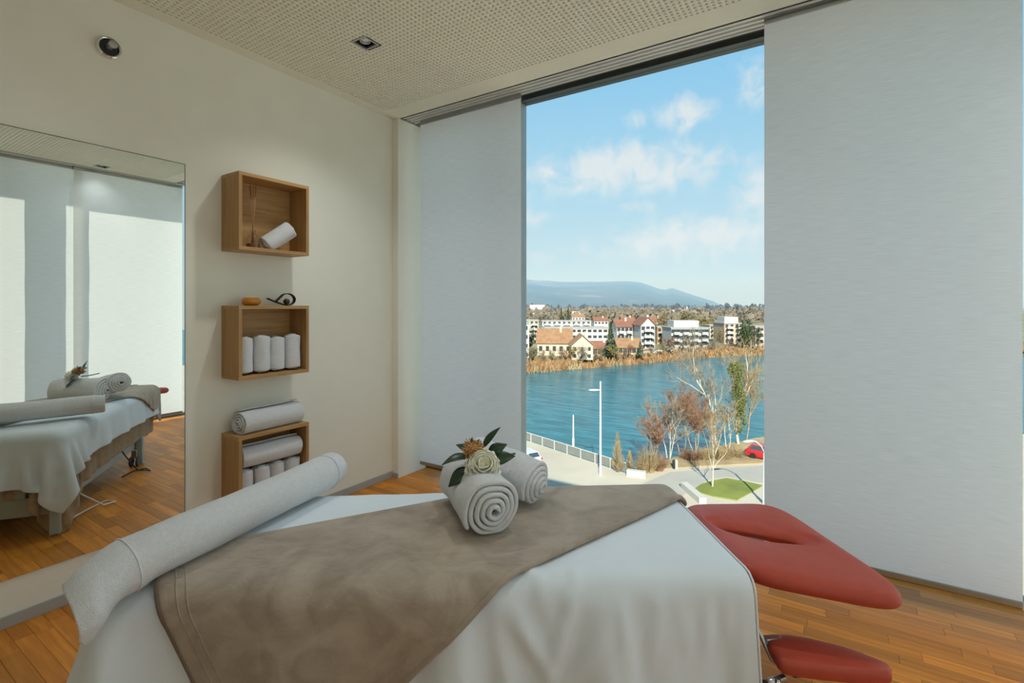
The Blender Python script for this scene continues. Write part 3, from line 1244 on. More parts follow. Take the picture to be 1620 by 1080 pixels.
def rect_grid(x0, x1, y0, y1, z, step):
    m, n = int(round((x1 - x0) / step)) + 1, int(round((y1 - y0) / step)) + 1
    x, y = np.meshgrid(np.linspace(x0, x1, m), np.linspace(y0, y1, n), indexing='ij')
    return np.stack([x, y, np.full_like(x, z)], -1)


def vnoise(P, s, seed=0):
    out = np.zeros(P.shape[:2])
    for i in range(P.shape[0]):
        for j in range(P.shape[1]):
            out[i, j] = noise.noise(Vector((P[i, j, 0] * s + seed, P[i, j, 1] * s, P[i, j, 2] * s)))
    return out


def build_linen():
    # tan under-cover hanging a little below the sheet on the far side
    P = rect_grid(-HX - .29, HX - .02, -HY - .10, HY + .345, ZT + .004, .032)
    Xc = pbd(P, ZT - .012, HX - .03, HY - .022, .045, .004, steps=110, iters=8, damp=.95)
    fold = np.clip((ZT - .05 - Xc[..., 2]) / .3, 0, 1)
    Xc[..., 1] += np.sign(Xc[..., 1]) * fold * (np.abs(Xc[..., 1]) > HY - .03) * .007 * np.sin(Xc[..., 0] * 19)
    o = np_obj('table_cover', Xc, M_tan, None, .010, 1)
    o.location, o.rotation_euler = TC, (0, 0, TR)
    tag(o, 'tan terry cover hanging out below the white sheet, seen in the mirror', 'cover')

    # white sheet
    P = rect_grid(-HX - .31, HX + .004, -HY - .70, HY + .255, ZT + .012, .024)
    Xs = pbd(P, ZT - .012, HX, HY, .045, .022, steps=150, iters=10, damp=.955, fric=.6)
    drop = np.clip((ZT - .03 - Xs[..., 2]) / .45, 0, 1)
    near = (Xs[..., 1] < -HY + .02)
    x = Xs[..., 0]
    f = (.034 * np.sin(x * 11 + .8 + .8 * np.sin(x * 3)) + .022 * np.sin(x * 23 + 2 * np.sin(x * 2.1)) + .009 * np.sin(x * 37))
    Xs[..., 1] -= near * (drop ** .7) * (f + .048)
    # short soft pleats just under the near edge and slanting drape folds
    dz = ZT - Xs[..., 2]
    for cx, cz, ang, ln, wd, am in ((.95, .13, .05, .07, .012, .010), (.88, .15, -.1, .08, .012, .011), (.80, .14, .1, .07, .011, .009), (.70, .15, -.15, .09, .014, .012), (.60, .14, .1, .08, .013, .010),
                                    (.30, .16, .5, .11, .016, .022), (.38, .20, -.35, .14, .018, .022), (.22, .25, .2, .16, .020, .018), (.46, .24, -.6, .13, .016, .016), (.10, .28, .1, .2, .022, .014),
                                    (.99, .35, .0, .25, .02, .014), (.62, .36, .05, .22, .022, .016), (-.95, .25, .1, .2, .03, .02), (-1.02, .3, -.1, .2, .02, .02)):
        u = (x - cx) * math.sin(ang) + (dz - cz) * math.cos(ang)
        w = (x - cx) * math.cos(ang) - (dz - cz) * math.sin(ang)
        Xs[..., 1] -= (Xs[..., 1] < -HY + .06) * am * 1.7 * np.exp(-(u / ln) ** 2) * np.exp(-(w / (wd * 1.15)) ** 2) * np.clip(dz / .05, 0, 1)
    far = (Xs[..., 1] > HY - .02)
    Xs[..., 1] += far * drop * (.022 * (1 + np.sin(x * 15 + 1)) + .010 * (1 + np.sin(x * 29)) + .012)
    foot = (Xs[..., 0] < -HX + .02)
    y = Xs[..., 1]
    Xs[..., 0] -= foot * drop * (.02 * (1 + np.sin(y * 17)) + .014)
    # soft creases on the top by the near head corner and where the linen bunches at the blanket
    topm = np.clip((Xs[..., 2] - ZT + .06) / .05, 0, 1)
    nz = vnoise(Xs, 7, 3)
    Xs[..., 2] += topm * (.004 * np.maximum(nz, 0))
    for cx, cy, ang, ln, am in ((.33, -.33, 1.9, .11, .016), (.44, -.36, 1.25, .12, .014), (.24, -.42, 2.3, .10, .014), (.55, -.20, .5, .12, .006), (.72, -.05, .4, .10, .005), (.40, -.28, .75, .12, .010)):
        dx, dy = Xs[..., 0] - cx, P[..., 1] - cy
        u = dx * math.cos(ang) + dy * math.sin(ang)
        w = -dx * math.sin(ang) + dy * math.cos(ang)
        b = am * np.exp(-(u / ln) ** 2) * np.exp(-(w / .016) ** 2)
        Xs[..., 2] += b * np.clip(topm + .3, 0, 1)
        Xs[..., 1] -= b * (1 - topm) * .8
    o = np_obj('bed_sheet', Xs, M_sheet, None, .003, 1)
    o.location, o.rotation_euler = TC, (0, 0, TR)
    tag(o, 'white cotton sheet draped over the massage table', 'sheet')
    # hem of the sheet along the head end
    hem = []
    k = Xs.shape[0] - 1
    hem = [Vector(Xs[k, j]) + Vector((.004, 0, .001)) for j in range(0, Xs.shape[1])]
    h = MB().tube(hem, .004, 6).build('hem', M_sheet, o, True)

    # depth map of the hanging sheet on the near side for the blanket to rest on
    nb = 120
    xe = np.linspace(-HX - .4, HX + .2, nb)
    zmin = .1
    D = np.full((nb, 40), -(HY + .025))
    xi = np.clip(((Xs[..., 0] - xe[0]) / (xe[-1] - xe[0]) * (nb - 1)).round().astype(int), 0, nb - 1)
    zi = np.clip(((Xs[..., 2] - zmin) / (ZT - zmin) * 39).round().astype(int), 0, 39)
    for a in (-1, 0, 1):
        for b in (-1, 0, 1):
            np.minimum.at(D, (np.clip(xi + a, 0, nb - 1), np.clip(zi + b, 0, 39)), Xs[..., 1])
    Ds = D.copy()
    for _ in range(2):
        Ds = np.minimum(Ds, (np.roll(Ds, 1, 0) + np.roll(Ds, -1, 0) + np.roll(Ds, 1, 1) + np.roll(Ds, -1, 1)) / 4)

    def extra(Xn):
        xi = np.clip(((Xn[..., 0] - xe[0]) / (xe[-1] - xe[0]) * (nb - 1)).round().astype(int), 0, nb - 1)
        zi = np.clip(((Xn[..., 2] - zmin) / (ZT - zmin) * 39).round().astype(int), 0, 39)
        lim = Ds[xi, zi] - .012
        m = (Xn[..., 2] < ZT - .02) & (Xn[..., 1] < -HY * .8)
        Xn[..., 1] = np.where(m, np.minimum(Xn[..., 1], lim), Xn[..., 1])
        # and above the creased top
        Xn[..., 2] = np.where((np.abs(Xn[..., 1]) < HY - .02) & (np.abs(Xn[..., 0]) < HX), np.maximum(Xn[..., 2], ZT + .020), Xn[..., 2])

    # blanket: a folded throw laid obliquely, one corner hanging over the near side
    K, H1, H2, Fp = [np.array(p) for p in ((-.50, -.93), (1.115, .255), (1.09, .73), (-1.02, -.16))]
    m, n = 84, 44
    S, T = np.meshgrid(np.linspace(0, 1, m), np.linspace(0, 1, n), indexing='ij')
    Q = ((1 - S) * (1 - T))[..., None] * K + (S * (1 - T))[..., None] * H1 + (S * T)[..., None] * H2 + ((1 - S) * T)[..., None] * Fp
    P = np.concatenate([Q, np.full((m, n, 1), ZT + .03)], -1)
    # loose folds running along the throw
    P[..., 2] += .012 * np.maximum(0, np.sin(T * 17 + S * 5)) * np.clip(S * 1.4, .2, 1)
    Xb = pbd(P, ZT - .012, HX + .01, HY + .01, .05, .034, steps=130, iters=10, damp=.94, fric=.75, extra=extra)
    o = np_obj('fleece_throw', Xb, M_fleece, None, .014, 1)
    o.location, o.rotation_euler = TC, (0, 0, TR)
    tag(o, 'taupe fleece throw spread slantwise across the white sheet', 'blanket')
    # stitched hem line along the left edge and rolled near edge
    for j in (2,):
        pass
    e = [Vector(Xb[i, 0]) + Vector((0, 0, .004)) for i in range(0, m)]
    MB().tube(e, .011, 8).build('rolled_edge', M_fleece, o, True)
    for off in (2, 3):
        e = [Vector(Xb[off, j]) for j in range(0, n)]
        G2 = []
        nrm = []
        for j in range(n):
            a = Vector(Xb[off + 1, j]) - Vector(Xb[off - 1, j])
            b = Vector(Xb[off, min(j + 1, n - 1)]) - Vector(Xb[off, max(j - 1, 0)])
            nn = a.cross(b).normalized()
            nrm.append(nn)
        MB().tube([p + q * .007 for p, q in zip(e, nrm)], .0028, 5).build('stitched_hem', M_fleece, o, True)
    e = [Vector(Xb[0, j]) for j in range(n)]
    MB().tube(e, .008, 8).build('bound_edge', M_fleecehem, o, True)
    e = [Vector(Xb[m - 1, j]) for j in range(n)]
    MB().tube(e, .011, 8).build('rolled_edge', M_fleece, o, True)


build_linen()


# ------------------------------------------------------------------ long towel across the foot end
def build_long_towel():
    path = [(-.585, .50, ZT + .105), (-.64, .34, ZT + .105), (-.72, .15, ZT + .106), (-.80, -.05, ZT + .108), (-.87, -.21, ZT + .108),
            (-.925, -.325, ZT + .103), (-.955, -.385, ZT + .097), (-.980, -.435, ZT + .083), (-.996, -.472, ZT + .064)]
    ctrl = [Vector(p) for p in path]
    N = 60
    pts = []
    for k in range(N):
        s = k / (N - 1) * (len(ctrl) - 1)
        i = min(int(s), len(ctrl) - 2)
        f = s - i
        p0, p1, p2, p3 = ctrl[max(i - 1, 0)], ctrl[i], ctrl[i + 1], ctrl[min(i + 2, len(ctrl) - 1)]
        pts.append(.5 * ((2 * p1) + (p2 - p0) * f + (2 * p0 - 5 * p1 + 4 * p2 - p3) * f * f + (3 * p1 - p0 - 3 * p2 + p3) * f ** 3))
    seg, turns = 26, 2.3
    M = int(seg * turns)
    G = np.zeros((M + 1, N, 3))
    for k, p in enumerate(pts):
        t = (pts[min(k + 1, N - 1)] - pts[max(k - 1, 0)]).normalized()
        side = t.cross(Vector((0, 0, 1))).normalized()
        up = side.cross(t).normalized()
        s = k / (N - 1)
        e = max(0, (s - .66) / .34)
        far = max(0, 1 - s / .06)
        w = .086 * (1 + .42 * e ** 1.2) * (1 - .10 * far)
        h = .079 * (1 - .50 * e) * (1 - .06 * far)
        for i in range(M + 1):
            th = i / seg * 2 * math.pi - 3.6
            q = i / M
            r = .45 + .55 * q
            wb = 1 + (.09 + .16 * e) * noise.noise(Vector((math.cos(th), math.sin(th), s * 5 + q * 1.5 * e))) + .03 * noise.noise(Vector((math.cos(th) * 3, math.sin(th) * 3, s * 22)))
            open_ = 1 + e * e * (.35 * max(0, q - .62))
            off = side * (math.cos(th) * w * r * wb * open_) + up * (math.sin(th) * h * r * wb * (1 + .5 * e * (q > .55)))
            sl = t * e * (.05 * (q - .4) + .045 * q * (1 + math.cos(th - 3.4)))
            v = p + off + sl
            zmin = ZT + .030 if (abs(v.y) < HY + .02 and abs(v.x) < HX + .02) else -1
            if v.z < zmin: v.z = zmin + (v.z - zmin) * .05
            G[i, k] = v
    o = empty('long_rolled_towel', (TC.x, TC.y, 0), TR, 'long white rolled towel lying across the foot end, its end drooping over the edge', 'towel')
    np_obj('terry', G, M_towel, o, .011, 1)
    # woven border bands near both ends
    for k0 in (4, int(N * .72)):
        loop = []
        for i in range(M - seg, M + 1):
            v = Vector(G[i, k0])
            c = pts[k0]
            loop.append(v + (v - c).normalized() * .0065)
        MB().tube(loop, .0028, 5).build('border_band', M_towel2, o, True)


build_long_towel()

# two rolled towels on the throw
ROLL_Z = ZT + .045


def table_pt(x, y, z):
    c, s = math.cos(TR), math.sin(TR)
    return Vector((TC.x + c * x - s * y, TC.y + s * x + c * y, z))


G = roll_grid(.45, .108, 4.6, seed=31, nx=20, squash=.90, seg=30, tele=.04, wob=.13)
a1 = math.atan2(-.12 - .30, .165 - .03)
towel_roll('rolled_bath_towel', G, table_pt(.128, .075, ROLL_Z), (0, 0, TR + a1), 'front white rolled towel with its spiral end facing the camera, on the taupe throw', 'rolled towels on the table', .019)
G = roll_grid(.40, .094, 4.6, seed=32, nx=20, squash=.93, seg=30, tele=.05, wob=.11)
G[..., 2] -= .09
rA, rB = table_pt(.13, .36, ROLL_Z + .150), table_pt(.378, .165, ROLL_Z + .093)
ax = (rB - rA).normalized()
sd = Vector((0, 0, 1)).cross(ax).normalized()
r2 = towel_roll('rolled_bath_towel', G, (rA + rB) / 2, (0, 0, 0), 'rear white rolled towel leaning against the front roll behind the flower', 'rolled towels on the table', .019)
r2.rotation_euler = Matrix((ax, sd, ax.cross(sd))).transposed().to_euler()


# ------------------------------------------------------------------ flower spray
def build_flowers():
    c = table_pt(.138, .058, ZT + .045 + .232)
    t = empty('flower_spray', c - Vector((0, 0, .02)), 0, 'cream rose with tan pincushion bloom, bud and dark leaves on the rolled towels', 'flowers')
    t.scale = (1.15, 1.15, 1.15)
    M_leaf = simple('dark_leaf', (.018, .050, .018), .38, var=.25, scale=30)
    M_leafb = simple('leaf_vein', (.05, .10, .04), .5)
    M_petal = simple('cream_petal', (.95, .925, .74), .55, var=.06, scale=40, sheen=.2)
    M_petal2 = simple('pale_green_petal', (.56, .60, .26), .55, var=.1, scale=40)
    M_tan2 = simple('tan_stamen', (.58, .32, .12), .7, var=.2, scale=60)
    R = Vector((cC, cS, 0))
    Fw = Vector((-cS, cC, 0))
    U = Vector((0, 0, 1))

    def leaf(base, tip, width, bend, tiltv, name='leaf'):
        base, tip = Vector(base), Vector(tip)
        ax = tip - base
        nrm = Vector(tiltv).normalized()
        sd = ax.cross(nrm).normalized()
        nrm = sd.cross(ax).normalized()
        n = 13
        Gd = []
        for i in range(n):
            s = i / (n - 1)
            w = width * (math.sin(math.pi * min(1, s * .96 + .02) ** .85)) * (1 - .15 * s)
            mid = base + ax * s + nrm * bend * math.sin(math.pi * s)
            row = []
            for q in (-1, -.5, 0, .5, 1):
                row.append(mid + sd * w * q + nrm * (abs(q) * w * .22))
            Gd.append(row)
        o = MB().grid(Gd).build(name, M_leaf, t, True, fix=False)
        s_ = o.modifiers.new('thickness', 'SOLIDIFY')
        s_.thickness = .0012
        MB().tube([base + ax * (i / 8) + nrm * (bend * math.sin(math.pi * i / 8) + .0012) for i in range(9)], [.0014 * (1 - .09 * i) for i in range(9)], 5).build('midrib', M_leafb, o, True)
    # leaves placed around the bloom (right, up, towards camera = -Fw)

    def P(r, u, f): return R * r + U * u + Fw * f
    leaf(P(-.03, .01, .01), P(-.135, -.012, -.01), .028, .012, (0, -.3, 1))
    leaf(P(-.03, -.02, -.02), P(-.105, -.075, -.05), .030, .006, P(-.2, .6, -.7))
    leaf(P(.01, .04, .02), P(.075, .115, .03), .017, .006, P(-.5, .5, -.6))
    leaf(P(.03, .02, .01), P(.100, .055, .02), .024, .008, P(.0, .6, -.7))
    leaf(P(.035, .0, -.01), P(.130, .018, .0), .027, .010, P(.1, .6, -.7))
    leaf(P(.0, -.04, -.03), P(.035, -.088, -.055), .018, .004, P(.1, .5, -.8))
    leaf(P(-.02, .02, .03), P(-.09, .045, .05), .018, .006, P(-.2, .8, -.5))

    def bloom(name, c0, rad, axis, mat, layers, openness):
        ax = Vector(axis).normalized()
        a = ax.orthogonal().normalized()
        b = ax.cross(a)
        root = MB().ball(c0 + ax * rad * .1, rad * .24, 10).build(name, mat, t, True)
        for li, (cnt, rr, lift, cup) in enumerate(layers):
            for k in range(cnt):
                an = 2 * math.pi * (k + .5 * li) / cnt + .3 * li
                d = a * math.cos(an) + b * math.sin(an)
                tg = -a * math.sin(an) + b * math.cos(an)
                Gd = []
                for i in range(7):
                    s = i / 6
                    row = []
                    for j in range(7):
                        q = j / 6 * 2 - 1
                        w = rad * rr * .95 * math.sin(math.pi * (.12 + .62 * s)) * q
                        out = rad * rr * (.15 + .85 * math.sin(s * math.pi / 2) ** 1.1)
                        hgt = rad * (lift + cup * (s ** 1.6) - .10 * (s > .8) * (1 + abs(q)))
                        out -= abs(q) ** 2 * rad * rr * .28
                        row.append(c0 + d * out + tg * w + ax * (hgt + .05 * rad * math.sin(q * 5 + k)))
                    Gd.append(row)
                o = MB().grid(Gd).build('petal', mat, root, True, fix=False)
                s_ = o.modifiers.new('thickness', 'SOLIDIFY')
                s_.thickness = .0016
        return root
    face = P(.10, .55, -.80)
    bloom('rose', P(.016, -.004, -.045), .060, face, M_petal,
          [(5, 1.0, -.35, .50), (5, .86, -.2, .62), (5, .68, -.05, .72), (4, .5, .05, .80), (3, .32, .12, .82)], 1)
    bloom('bud', P(.0, -.046, -.088), .022, P(-.1, .2, -.9), M_petal2, [(4, .9, -.3, 1.0), (3, .6, 0, .95), (3, .35, .2, .9)], .3)
    # pincushion
    c0 = P(-.022, .040, .0)
    core = MB().ball(c0, .026, 12).build('pincushion_bloom', M_tan2, t, True)
    mb = MB()
    for k in range(170):
        z = 1 - 2 * (k + .5) / 170
        r = math.sqrt(1 - z * z)
        an = k * 2.39996
        d = Vector((r * math.cos(an), r * math.sin(an), z))
        if d.z < -.5: continue
        j = Vector((random.uniform(-1, 1), random.uniform(-1, 1), random.uniform(-1, 1))) * .004
        mb.tube([c0 + d * .024, c0 + d * .034 + j, c0 + d * .040 + j * 1.8], [.0016, .0016, .0022], 5)
    st = mb.build('stamen_tuft', M_tan2, core, True)
    st['kind'] = 'stuff'
    for k in range(7):
        an = k * .9
        d = P(math.cos(an) * .8, math.sin(an) * .5 + .2, .3)
        leaf(c0 + d * .02, c0 + d * .046 + U * .008, .010, .004, d + U, 'sepal')
    MB().tube([P(-.03, .0, .02), P(.05, -.005, .05), P(.13, .0, .09)], .004, 6).build('stem', M_leafb, t, True)


build_flowers()

# ================================================================== outside
ZG = EYE - 16.0      # quay and road
ZW = EYE - 18.6      # river
ZF = EYE - 16.5      # far bank
RV = Vector((cC, cS, 0))
FV = Vector((-cS, cC, 0))


def gp(px, py, z=None):
    p = at_z(px, py, ZG if z is None else z)
    return p


def poly_px(pts, z):
    return [tuple(at_z(x, y, z).xy) for x, y in pts]


M_pave = simple('pale_paving', (0.455, 0.405, 0.315), .95, var=.08, scale=.25)
M_asph = simple('light_asphalt', (0.350, 0.330, 0.285), .95, var=.06, scale=.4)
M_grass = simple('short_grass', (0.163, 0.188, 0.033), .95, var=.25, scale=.5)
M_dry = simple('dry_grass', (0.312, 0.231, 0.119), .95, var=.3, scale=.35)
M_earth = simple('far_fields', (0.213, 0.194, 0.106), .95, var=.3, scale=.03)
M_bank = simple('river_bank', (0.275, 0.169, 0.081), .95, var=.35, scale=.15)
M_kerb = simple('white_kerb', (0.450, 0.431, 0.375), .9, var=.06, scale=.5)
M_facade = simple('building_concrete', (0.375, 0.362, 0.338), .9, var=.05, scale=.4)
M_bark = simple('grey_bark', (0.250, 0.206, 0.144), .9, var=.25, scale=4)
M_birch = simple('birch_bark', (0.450, 0.413, 0.338), .85, var=.2, scale=5)
M_twig_r = simple('reddish_twigs', (0.237, 0.131, 0.075), .9, var=.25, scale=2)
M_twig_y = simple('straw_twigs', (0.312, 0.231, 0.119), .9, var=.25, scale=2)
M_twig_g = simple('grey_twigs', (0.250, 0.213, 0.156), .9, var=.2, scale=2)
M_ivy = simple('ivy_leaves', (0.119, 0.131, 0.022), .7, var=.35, scale=3)
M_conif = simple('conifer_needles', (0.044, 0.069, 0.027), .9, var=.4, scale=1.5)
M_wood = simple('bare_woodland', (0.160, 0.135, 0.100), .95, var=.35, scale=.06)
M_lampw = simple('white_lamp_post', (0.525, 0.525, 0.512), .5, var=.03)
M_cwhite = simple('white_car_paint', (0.562, 0.562, 0.562), .25, var=.02, coat=.5)
M_cred = simple('red_car_paint', (0.350, 0.015, 0.019), .25, var=.02, coat=.5)
M_cglass = simple('car_window', (0.037, 0.056, 0.069), .1, var=.1)
M_rail = simple('grey_railing_panel', (0.156, 0.169, 0.156), .6, var=.08, scale=1.5)


def water_mat():
    m, n, l, b = material('river_water')
    b.inputs['Roughness'].default_value = .2
    b.inputs['Specular IOR Level'].default_value = .2
    tc = n.new('ShaderNodeTexCoord')
    mp = n.new('ShaderNodeMapping')
    mp.inputs['Rotation'].default_value = (0, 0, .55)
    mp.inputs['Scale'].default_value = (.16, .75, 1)
    l.new(tc.outputs['Object'], mp.inputs[0])
    a = n.new('ShaderNodeTexNoise')
    a.inputs['Scale'].default_value = 1.0
    a.inputs['Detail'].default_value = 5
    a.inputs['Distortion'].default_value = .6
    l.new(mp.outputs[0], a.inputs['Vector'])
    rp = n.new('ShaderNodeValToRGB')
    rp.color_ramp.elements[0].position = .36
    rp.color_ramp.elements[1].position = .66
    rp.color_ramp.elements[0].color = (.006, .095, .120, 1)
    rp.color_ramp.elements[1].color = (.022, .185, .23, 1)
    l.new(a.outputs[0], rp.inputs[0])
    l.new(rp.outputs[0], b.inputs['Base Color'])
    bp = n.new('ShaderNodeBump')
    bp.inputs['Strength'].default_value = .5
    bp.inputs['Distance'].default_value = .35
    l.new(a.outputs[0], bp.inputs['Height'])
    l.new(bp.outputs[0], b.inputs['Normal'])
    return m


M_water = water_mat()

# ---- ground and water
near_poly = [(-90, 70.2), (-31.6, 50.67), (-16.53, 45.61), (-15.6, 47.0), (-14.4, 51.0), (-11.6, 58.8), (-7.6, 66.5), (10, 82), (60, 104), (140, 120), (140, -80), (-140, -80), (-140, 86)]
struct(MB().prism(near_poly, ZG - 5, ZG).build('ground_quay', M_pave))
struct(MB().add([(-420, -120, ZW), (420, -120, ZW), (420, 520, ZW), (-420, 520, ZW)], [(0, 1, 2, 3)]).build('ground_river', M_water))
far_poly = [(-150, -60), (-71.1, 114), (-52.9, 151.6), (-40.4, 182), (-22, 207.3), (20, 240), (80, 275), (400, 380), (5000, 3000), (3000, 9000), (-9000, 9000), (-9000, 500)]
far_in = [(p[0] - 7 if k < 8 else p[0], p[1] + 4 if k < 8 else p[1]) for k, p in enumerate(far_poly)]
N_ = len(far_poly)
mbf = MB()
mbf.add([(p[0], p[1], ZW - .4) for p in far_poly[:8]] + [(p[0], p[1], ZF) for p in far_in[:8]], [(i, i + 1, 8 + i + 1, 8 + i) for i in range(7)])
struct(mbf.build('ground_far_bank', M_bank, fix=True))
struct(MB().add([(p[0], p[1], ZF) for p in far_in], [tuple(range(N_))]).build('ground_far', M_earth))
road = struct(MB().prism(poly_px([(960, 790), (1010, 768), (1060, 747), (1130, 741), (1260, 734), (1400, 735), (1400, 800), (1260, 770), (1200, 764), (1150, 755), (1120, 760), (1092, 775), (1060, 800)], ZG), ZG, ZG + .03).build('ground_road', M_asph))
struct(MB().prism(poly_px([(1096, 776), (1110, 767), (1130, 761), (1150, 757.5), (1175, 762), (1206, 769), (1185, 781), (1165, 792), (1130, 786)], ZG), ZG, ZG + .12).build('ground_lawn', M_grass))
struct(MB().prism(poly_px([(1012, 751), (1046, 742), (1130, 737), (1260, 731), (1300, 700), (1207, 692), (1160, 701), (1120, 711), (1068, 724), (1040, 735)], ZG), ZG, ZG + .10).build('ground_rough_grass', M_dry))

struct(MB().box(-15, XR + .06, YB - .15, YG + .05, ZG, -.13).build('wall_building_lower', M_facade))
struct(MB().box(-15, XR + .06, YB - .15, YG + .05, 3.76, 9.0).build('wall_building_upper', M_facade))
struct(MB().box(-15, X0 - .2, YB - .15, YG + .05, -.13, 3.76).build('wall_building_side', M_facade))

# ---- quay parapet: posts and grey panels
qa, qb = Vector((-31.6, 50.67, ZG)), Vector((-16.6, 45.64, ZG))
qd = (qb - qa).normalized()
par = empty('quay_railing', qa, math.atan2(qd.y, qd.x), 'long grey panel railing along the edge of the quay', 'railing')
for k in range(-6, 8):
    MB().box(k * 2 + .05, k * 2 + 1.95, -.03, .03, .10, .92).build('panel', M_rail, par)
    MB().box(k * 2 - .04, k * 2 + .04, -.05, .05, 0, .96).build('post', M_lampw, par)
MB().box(-12, 15.9, -.04, .04, .94, .99).build('handrail', M_lampw, par)
lw = MB().bar(gp(992, 752) + Vector((0, 0, .3)), gp(1022, 756) + Vector((0, 0, .3)), .5, .6).build('low_wall', M_kerb)
tag(lw, 'short white concrete wall at the end of the quay railing', 'wall')
lw = MB().bar(gp(1082, 771) + Vector((0, 0, .25)), gp(1112, 797) + Vector((0, 0, .25)), .6, .5).build('low_wall', M_kerb)
tag(lw, 'white concrete kerb wall running beside the lawn', 'wall')
for px, lab in ((1066, 'dark bollard at the roadside below the bare bushes'), (1070, 'pale bollard at the roadside below the bare bushes')):
    p = gp(px, 741)
    b_ = MB().lathe([(.14, 0), (.14, .75), (.11, .85), (.02, .9)], 10).build('bollard', M_black if px == 1066 else M_kerb, None, True, angle=40)
    b_.location = p
    tag(b_, lab, 'bollard')


# ---- lamp posts
def lamp_post(base, H, arm, label, curved=False, head=True):
    t = empty('street_lamp', base, 0, label, 'street lamp')
    MB().lathe([(.14, 0), (.14, .8), (.10, .9), (.075, H)], 12).build('pole', M_lampw, t, True, angle=40)
    if not head: return t
    if curved:
        pts = [Vector((0, 0, H)), Vector((0, 0, H)) + arm * .25 + Vector((0, 0, .55)), Vector((0, 0, H)) + arm * .7 + Vector((0, 0, .95)), Vector((0, 0, H)) + arm + Vector((0, 0, 1.05))]
    else:
        pts = [Vector((0, 0, H - .85)), Vector((0, 0, H - .82)) + arm * .5]
    MB().tube(pts, .05, 8).build('arm', M_lampw, t, True)
    e = pts[-1]
    d = arm.normalized()
    m = Matrix.Translation(e) @ Matrix.Rotation(math.atan2(d.y, d.x), 4, 'Z')
    vs = []
    mb = MB()
    secs = [(-.1, .06, .05), (.15, .16, .09), (.5, .20, .10), (.8, .15, .07), (.95, .04, .03)]
    n = 10
    for x, w, h in secs:
        for k in range(n):
            a = 2 * math.pi * k / n
            vs.append(m @ Vector((x, math.cos(a) * w, math.sin(a) * h)))
    fs = [(i * n + k, i * n + (k + 1) % n, (i + 1) * n + (k + 1) % n, (i + 1) * n + k) for i in range(len(secs) - 1) for k in range(n)]
    fs += [tuple(range(n)), tuple((len(secs) - 1) * n + k for k in range(n))]
    MB().add(vs, fs).build('lamp_head', M_lampw, t, True)
    return t


b0 = gp(950, 752)
lamp_post(b0, b0.length * 0 + (752 - 603) / F * ((EYE - ZG) * F / (752 - HORIZON)), -RV * .35 - Vector((0, 0, 0)), 'tall white street lamp standing on the quay in the middle of the river view')
b0 = gp(907, 705)
lamp_post(b0, (705 - 656) / F * ((EYE - ZG) * F / (705 - HORIZON)), RV, 'slim white pole behind the quay railing, left of the tall lamp', head=False)
b0 = gp(1209, 797)
lamp_post(b0, (797 - 716) / F * ((EYE - ZG) * F / (797 - HORIZON)), -RV * 1.05 - FV * .3, 'curved white street lamp beside the lawn at the right edge of the view', curved=True)


